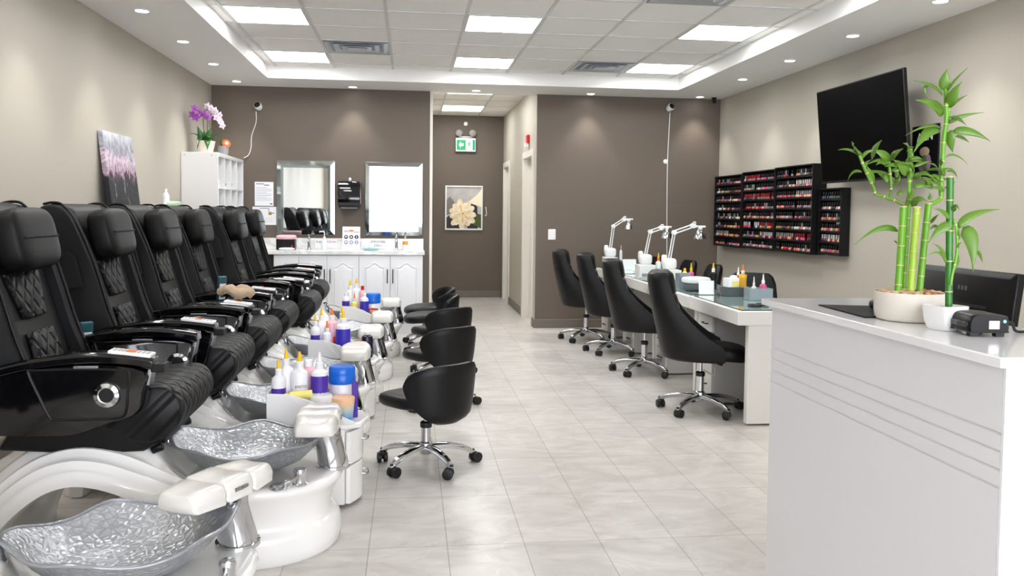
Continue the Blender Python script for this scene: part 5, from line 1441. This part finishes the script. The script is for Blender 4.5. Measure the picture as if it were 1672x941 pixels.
# ------------------------------------------------------------------ television and poster
TVx, tvy0, tvy1, tvz0, tvz1 = 3.47, 5.53, 6.79, 1.637, 2.417
tw, th_ = (tvy1-tvy0)/2, (tvz1-tvz0)/2
t = thing('television', 'large black flat television tilted down on the beige wall', 'television', (TVx, (tvy0+tvy1)/2, (tvz0+tvz1)/2))
t.rotation_euler = (0, math.radians(-5.5), 0)
pbox('housing', 'bezel', t, 0, .028, -tw, tw, -th_, th_, .004)
G().box(-.0015, .0, -tw+.010, tw-.010, -th_+.018, th_-.010).build('screen', 'screen', t)
pbox('rear_cover', 'plastic', t, .028, .06, -tw*.7, tw*.7, -th_*.75, th_*.35, .012)
g = G().box(.06, .085, -.2, .2, -.2, .2); g.tube([(.08, 0, .05), (.20, 0, .02)], .035, 10); g.build('mount_arm', 'plastic', t)
pbox('wall_bracket', 'plastic', t, .165, .185, -.16, .16, -.14, .12, .004)
t = thing('wall_poster', 'narrow black poster on the beige wall behind the bamboo, past the television', 'poster', (XR-.002, 5.615, 1.835))
G().box(-.012, 0, -.155, .155, -.19, .19).build('board', 'plastic', t, .002)
text('lettering', 'A EN', .085, 'paper', t, (-.0125, .0, .105), (PI/2, 0, -PI/2))
g = G()
g.sq((-.013, .0, .0), (.003, .06, .035), 1, 1, 14, 6); g.build('pale_shape', 'beige_cloth', t)
g = G(); g.sq((-.013, .03, -.09), (.003, .045, .05), 1, 1, 14, 6); g.sq((-.013, -.045, -.08), (.003, .035, .06), 1, 1, 14, 6); g.build('mauve_shape', PM['mauve'], t)
g = G(); g.sq((-.0145, -.005, -.08), (.003, .03, .06), 1, 1, 14, 6); g.build('green_shape', PM['green'], t)

# ------------------------------------------------------------------ reception desk
t = thing('reception_desk', 'white reception desk with a grooved front and thick glossy counter', 'desk', (1.19, 1.53, 0))
RL = 1.085
g = G(); zs_ = [.0, .815, .821, .855, .861, .893, .899, .93, .936, 1.0675]
prof = [(0, .0)]
for zg in (.818, .855, .893, .930): prof += [(0, zg-.0035), (.005, zg-.001), (.005, zg+.001), (0, zg+.0035)]
prof += [(0, 1.0675), (.03, 1.0675), (.03, 0)]
G().prism(prof, 'y', .004, RL).build('front_panel', 'recep', t)
pbox('end_panel', 'recep_end_lit', t, .0, .03, -.006, .003, 0, 1.0675, .001)
pbox('end_panel', 'recep_end_lit', t, .031, .95, -.006, .018, 0, 1.0675, .001)
pbox('end_panel', 'recep', t, .03, .30, RL-.02, RL, 0, 1.0675, .001)
pbox('counter', 'quartz', t, -.022, .35, -.018, RL+.04, 1.068, 1.09, .003)
pbox('counter', 'quartz', t, .351, 1.0, -.018, .22, 1.068, 1.09, .003)
pbox('worktop', 'laminate', t, .31, 1.0, .02, RL-.0, .705, .735, .003)
pbox('inner_panel', 'recep', t, .29, .305, .02, RL-.02, .0, 1.06, .001)
pbox('pedestal', 'recep', t, .55, .98, .8, RL-.02, 0, .70, .003)
CTZ = 1.0905
# monitor on the lower worktop, its back to the room
a, b = at(1508, 433, 'X', 1.90), at(1664, 445, 'X', 1.90)
ml = (a.y-b.y); mz = (a.z+b.z)/2
t = thing('computer_monitor', 'black computer monitor seen from behind, on the desk beyond the bamboo', 'monitor', (1.90, (a.y+b.y)/2, .736))
mh = .34; zt = mz - .736
T_ = Matrix.Translation((0, 0, zt)) @ Matrix.Rotation(math.radians(7), 4, 'Y')
g = G().loft([[T_ @ Vector(p) for p in q] for q in ([(-.012, -ml/2+.02, -.02), (-.012, ml/2-.02, -.02), (-.012, ml/2-.02, -mh+.02), (-.012, -ml/2+.02, -mh+.02)], [(0, -ml/2, 0), (0, ml/2, 0), (0, ml/2, -mh), (0, -ml/2, -mh)], [(.025, -ml/2, 0), (.025, ml/2, 0), (.025, ml/2, -mh), (.025, -ml/2, -mh)])])
g.build('housing', 'plastic', t, .003)
G().box(.025, .0265, -ml/2+.008, ml/2-.008, -mh+.012, -.008, T=T_).build('screen', 'screen', t)
G().box(-.0135, -.0118, -ml*.28, ml*.38, -.128, -.118, T=T_).build('vent_slot', 'dark', t)
g = G()
for k in range(3): g.box(-.0130, -.012, -.03+.018*k, -.02+.018*k, -.075, -.06, T=T_)
g.build('badge', 'grey_box', t)
g = G().box(-.035, -.012, -.04, .04, -.25, -.13, T=T_); g.tube([(-.03, 0, zt-.22), (-.045, 0, .01)], .025, 10); g.build('stand_neck', 'plastic', t)
G().prism(rrect(-.12, .09, -.12, .12, .03), 'z', 0, .012).build('stand_foot', 'plastic', t, .003)
g = G().tube(smooth([(-.02, -ml/2+.12, .2), (-.07, -ml/2+.04, .28), (-.10, -ml/2+.02, .2), (-.09, -ml/2+.05, .05), (-.05, -.1, .005)], 5), .005, 6); g.build('cable', 'rubber', t)
# mouse pad, mouse
tag(G().prism([(1.232, 2.125), (1.385, 2.14), (1.400, 2.385), (1.252, 2.425)], 'z', CTZ, CTZ+.004).build('mouse_pad', 'cloth_black', bevel=.001), 'black mouse pad on the white reception counter', 'mouse pad')
t = tag(G().sq((0, 0, .013), (.032, .055, .018), .7, .8, 22, 12).build('computer_mouse', 'plastic', loc=(1.355, 2.235, CTZ+.009)), 'black computer mouse on the pad beside the round planter', 'mouse')
# card terminal
t = thing('card_terminal', 'small black printer-like card terminal at the near end of the counter', 'card terminal', (1.345, 1.835, CTZ), -.12)
g = G(); rr = []
p = smooth2([(-.046, .014), (-.047, .03), (-.04, .047), (-.02, .052), (.035, .05), (.046, .044), (.047, .014), (.042, .009), (-.04, .009)], 3, True)
for y, sc in ((-.062, .93), (-.057, .98), (-.048, 1), (.048, 1), (.057, .98), (.062, .93)): rr.append([(a_*sc, y, .03 + (c_-.03)*sc) for a_, c_ in p])
g.loft(rr); g.build('housing', 'plastic', t, ang=50)
g = G()
for x in (-.03, .03):
    for y in (-.045, .045): g.box(x-.01, x+.01, y-.008, y+.008, 0, .010)
g.build('foot', 'rubber', t)
G().box(-.049, -.0445, -.052, .052, .021, .034).build('gloss_band', 'gloss', t, .002)
G().box(-.002, .022, -.0632, -.0618, .019, .038).build('white_label', 'paper', t)
g = G().lathe([(.004, -.0635), (.004, -.0615)], (.034, 0, .037), 12, 'y'); g.build('logo_dot', 'teal', t)
g = G().tube(smooth([(.04, -.03, .03), (.075, -.02, .03), (.10, 0, .006), (.16, .03, .004), (.21, .06, .004)], 4), .0035, 6); g.build('cable', 'rubber', t)

# ------------------------------------------------------------------ lucky bamboo
PX, PY = 1.335, 2.085
def P1(x, y, dy=0):  # crop coordinates -> place near the planter
    return at(1360 + x/4.482, 100 + y/4.482, 'Y', PY + dy)
def P2(x, y, dy=0): return at(1360 + x/3.62, 300 + y/3.62, 'Y', PY + dy)
t = thing('lucky_bamboo', 'lucky bamboo with several cut canes in a low round cream planter', 'bamboo plant', (PX, PY, CTZ))
inv = Matrix.Translation((-PX, -PY, -CTZ))
def loc_(pts): return [inv @ p for p in pts]
G().lathe([(.074, 0), (.081, .003), (.086, .010), (.0885, .024), (.089, .074), (.087, .0765), (.084, .0755), (.083, .066), (.083, .06), (0, .06)], n=44).build('planter', 'cream', t)
random.seed(3)
g = G(); g2 = G()
for k in range(110):
    a, r = random.uniform(0, 2*PI), .076*math.sqrt(random.random()); s_ = random.uniform(.005, .009)
    (g2 if (cos(a) > .2 and random.random() < .7) else g).sq((r*cos(a), r*sin(a), .070 + random.uniform(.0, .008)), (s_*1.2, s_, s_*.7), 1, 1, 8, 5, T=rz(random.uniform(0, 3)))
o = g.build('pebbles', 'pebble', t); o['kind'] = 'stuff'; o = g2.build('tan_pebbles', 'pebble2', t); o['kind'] = 'stuff'
def cane(name, pts, r, m_, parent, step=.055, ph=.02):
    """a jointed stalk with pale rings"""
    pts = smooth(pts, 8); pp, rr, nd = [], [], []
    L0 = 0
    for i, p in enumerate(pts):
        if i: L0 += (p - pts[i-1]).length
        k = ((L0 + ph) % step)/step; e = max(0, 1 - min(k, 1-k)/.06)
        pp.append(p); rr.append(r*(1 + .07*e)); 
    dense = []
    tot = sum((b - a).length for a, b in zip(pts, pts[1:]))
    n = max(12, int(tot/.004)); acc = [0]
    for a, b in zip(pts, pts[1:]): acc.append(acc[-1] + (b-a).length)
    def pos(d):
        for i in range(len(acc)-1):
            if d <= acc[i+1] + 1e-9: return pts[i].lerp(pts[i+1], (d-acc[i])/max(1e-9, acc[i+1]-acc[i]))
        return pts[-1]
    for i in range(n+1):
        d = tot*i/n; k = ((d + ph) % step)/step; e = max(0, 1 - min(k, 1-k)/.07)
        dense.append((pos(d), r*(1 + .06*e)))
    g = G().tube([p for p, _ in dense], [q for _, q in dense], 12); c_ = g.build(name, m_, parent)
    d = step - ph
    while d < tot - .004:
        a_, b_ = pos(max(0, d-.0012)), pos(min(tot, d+.0012)); G().tube([a_, b_], r*1.075, 12).build('node_ring', 'node', c_); d += step
    return c_
def lp(*pts): return loc_(list(pts))
base = lambda x, dy: Vector((0, 0, 0))
def root(p): return p
c1 = [P2(380, 690, -.02), P2(395, 500, -.02), P2(418, 140, -.02)]
c2 = [P2(415, 680, .03), P2(432, 400, .03), P2(447, 150, .03), P1(560, 930, .03), P1(566, 640, .03)]
c3 = [P2(455, 690, -.03), P2(472, 450, -.03), P2(497, 145, -.03)]
c4 = [P2(507, 690, -.005), P2(530, 450, -.005), P2(565, 120, -.005)]
cane('cane', loc_(c1), .0092, 'cane', t, .052, .01); cane('cane', loc_(c2), .0060, 'cane', t, .05, .03)
k_ = cane('cane', loc_(c3), .0096, 'cane_y', t, .05, .02); cane('cane', loc_(c4), .0088, 'cane', t, .048, .03)
def cap_(p, r, parent): G().sq(inv @ p, (r, r, r*.35), .8, 1, 14, 8).build('cut_end', 'pebble', parent)
cap_(P2(418, 138, -.02), .0095, t); cap_(P2(497, 140, -.03), .0102, t); cap_(P2(565, 118, -.005), .009, t)
cane('side_stem', loc_([P2(415, 125, -.02), P2(370, 100, -.02), P2(325, 88, -.02), P2(290, 72, -.02), P2(255, 66, -.02), P2(245, 50, -.02), P1(300, 930, -.02), P1(235, 790, -.03), P1(195, 690, -.03)]), .0042, 'leaf', t, .03, .0)
cane('side_stem', loc_([P2(328, 92, -.02), P2(335, 70, -.01), P2(342, 40, .0), P1(425, 900, .0), P1(410, 735, .0)]), .0042, 'leaf', t, .04, .0)
cane('side_stem', loc_([P2(565, 122, -.005), P2(600, 112, .0), P2(632, 90, .01), P2(640, 66, .01), P1(790, 930, .01), P1(800, 740, .01), P1(812, 560, .01), P1(830, 420, .01), P1(826, 230, .01), P1(822, 130, .01)]), .0060, 'cane', t, .05, .0)
cane('side_stem', loc_([P1(820, 520, .015), P1(845, 400, .015), P1(845, 320, .015)]), .0045, 'cane', t, .06, .0)
LV = [((810, 210), (818, 120), (835, 58), 72), ((825, 235), (890, 130), (990, 43), 20), ((800, 250), (745, 165), (588, 142), 32), ((705, 178), (640, 180), (700, 272), 22), ((848, 335), (870, 240), (945, 148), 78),
      ((862, 340), (900, 285), (985, 248), 30), ((800, 395), (750, 300), (605, 284), 80), ((850, 455), (900, 395), (1108, 374), 34), ((855, 410), (920, 410), (978, 472), 34), ((792, 490), (700, 440), (528, 546), 28),
      ((780, 497), (690, 480), (592, 668), 80), ((880, 515), (1000, 490), (1152, 585), 62), ((868, 505), (850, 600), (880, 668), 62), ((895, 552), (950, 550), (1000, 598), 28), ((825, 702), (890, 650), (990, 757), 16),
      ((780, 830), (770, 760), (702, 748), 52), ((815, 805), (880, 780), (910, 852), 34), ((818, 930), (860, 900), (902, 880), 16), ((572, 640), (560, 615), (513, 600), 46), ((590, 775), (650, 740), (724, 733), 26),
      ((585, 845), (660, 800), (742, 852), 32), ((590, 925), (640, 885), (745, 935), 42), ((545, 835), (510, 760), (445, 722), 66), ((412, 740), (365, 660), (288, 655), 60), ((428, 722), (450, 670), (512, 640), 48),
      ((398, 735), (330, 705), (235, 765), 26), ((425, 765), (470, 750), (525, 735), 30), ((420, 885), (375, 815), (288, 798), 52), ((430, 905), (490, 890), (490, 828), 30), ((190, 692), (120, 630), (36, 650), 30),
      ((195, 692), (160, 645), (138, 588), 52), ((205, 722), (235, 645), (332, 650), 26), ((285, 715), (310, 630), (355, 578), 60), ((212, 812), (140, 780), (108, 875), 20), ((300, 890), (270, 820), (250, 768), 48),
      ((240, 780), (225, 740), (290, 718), 24), ((430, 800), (470, 800), (540, 760), 34), ((560, 700), (545, 740), (545, 800), 40), ((700, 930), (715, 850), (640, 850), 34), ((560, 760), (600, 780), (590, 830), 24)]
LV2 = [((383, 282), (290, 215), (128, 362), 34), ((470, 135), (500, 70), (562, 105), 44), ((575, 235), (600, 200), (628, 180), 18), ((575, 270), (600, 240), (640, 265), 28), ((380, 352), (368, 345), (360, 335), 10), ((430, 140), (450, 100), (440, 60), 26), ((380, 70), (410, 40), (430, 50), 28), ((560, 90), (590, 80), (570, 50), 24), ((590, 20), (560, 0), (500, 10), 30), ((450, 100), (480, 60), (470, 30), 24)]
random.seed(12)
g = G()
for (a, b, c, w_), f_, sc in [(q, P1, 4.482) for q in LV] + [(q, P2, 3.62) for q in LV2]:
    d = random.uniform(-.05, .05)
    p0, p1, p2 = f_(*a, .01), f_(*b, d*.6), f_(*c, d)
    wid = w_/sc*2.25/1359
    n_ = Vector((-.55 + random.uniform(-.35, .35), -.85, .25 + random.uniform(-.2, .4)))
    g.leaf(*loc_([p0, p1, p2]), wid*1.18, n_, 11)
for k in range(26):   # the tangle of short leaves around the side shoots
    bx, by = random.choice([(560, 880), (565, 760), (570, 690), (420, 860), (415, 790), (790, 900), (800, 800), (690, 900), (640, 870), (480, 800), (250, 800)])
    bx += random.uniform(-25, 25); by += random.uniform(-40, 60); a_ = random.uniform(-.3, PI+.3); l = random.uniform(70, 130)
    d = random.uniform(-.04, .04)
    g.leaf(*loc_([P1(bx, by, .0), P1(bx + cos(a_)*l*.5, by - sin(a_)*l*.5 - 15, d*.5), P1(bx + cos(a_)*l, by - sin(a_)*l*.55 + random.uniform(-10, 30), d)]), random.uniform(24, 42)/4.482*2.25/1359, Vector((-.55 + random.uniform(-.35, .35), -.85, .3)), 9)
g.build('foliage', 'leaf', t, ang=80, solid=.0008)
# second, square pot with one thick cane
QX, QY = 1.312, 1.90
t = thing('lucky_bamboo', 'single thick bamboo cane in a small square white pot', 'bamboo plant', (QX, QY, CTZ))
inv = Matrix.Translation((-QX, -QY, -CTZ))
g = G(); rr = []
for z, w_ in ((0, .027), (.004, .030), (.02, .036), (.05, .0395), (.060, .040), (.061, .037), (.05, .036), (.05, .01)): rr.append([(p[0], p[1], z) for p in rrect(-w_, w_, -w_, w_, w_*.3, 5)])
g.loft(rr); g.build('pot', 'white_pot', t, ang=50, rot=(0, 0, .25))
g = G()
for k in range(50):
    a, r = random.uniform(0, 2*PI), .030*math.sqrt(random.random()); g.sq((r*cos(a), r*sin(a), .052), (.006, .005, .004), 1, 1, 7, 5)
o = g.build('bark_chips', 'pebble2', t); o['kind'] = 'stuff'
PY = 1.90
cane('cane', loc_([P2(684, 745), P2(688, 420), P2(693, 0), P1(858, 850)]), .0083, 'cane_d', t, .075, .03)
cap_(P1(858, 848), .0088, t)
cane('side_stem', loc_([P2(697, 600, -.01), P2(705, 540, -.01), P2(728, 440, -.01), P2(735, 360, -.01), P2(728, 260, -.01), P2(715, 215, -.01)]), .0035, 'cane', t, .05, .0)
g = G()
for a, b, c, w_ in [((708, 255), (640, 235), (563, 352), 54), ((745, 262), (790, 165), (985, 152), 46), ((765, 268), (840, 290), (828, 522), 78), ((668, 470), (650, 370), (553, 428), 18), ((662, 445), (650, 375), (588, 353), 18),
                    ((850, 395), (875, 420), (884, 470), 18), ((692, 212), (650, 150), (598, 150), 24), ((715, 165), (720, 110), (748, 155), 26), ((705, 510), (742, 460), (738, 405), 28), ((735, 400), (735, 350), (770, 345), 12), ((745, 330), (742, 300), (745, 262), 14)]:
    d = random.uniform(-.03, .03)
    g.leaf(*loc_([P2(*a, -.008), P2(*b, d*.6 - .01), P2(*c, d - .01)]), w_/3.62*2.1/1359*1.22, (-.55, -.85, .3), 11)
g.build('foliage', 'leaf', t, ang=80, solid=.0008)

# ------------------------------------------------------------------ light and view
wd = bpy.data.worlds.new('world'); S.world = wd; wd.use_nodes = True
wd.node_tree.nodes['Background'].inputs[0].default_value = (.9, .95, 1, 1); wd.node_tree.nodes['Background'].inputs[1].default_value = .6
S.view_settings.view_transform = 'Standard'; S.view_settings.look = 'None'; S.view_settings.gamma = 1; S.view_settings.use_curve_mapping = False
S.view_settings.exposure = .93
S.cycles.use_denoising = True
S.cycles.max_bounces = 8; S.cycles.diffuse_bounces = 5; S.cycles.glossy_bounces = 5; S.cycles.sample_clamp_indirect = 6
S.cycles.caustics_reflective = False; S.cycles.caustics_refractive = False
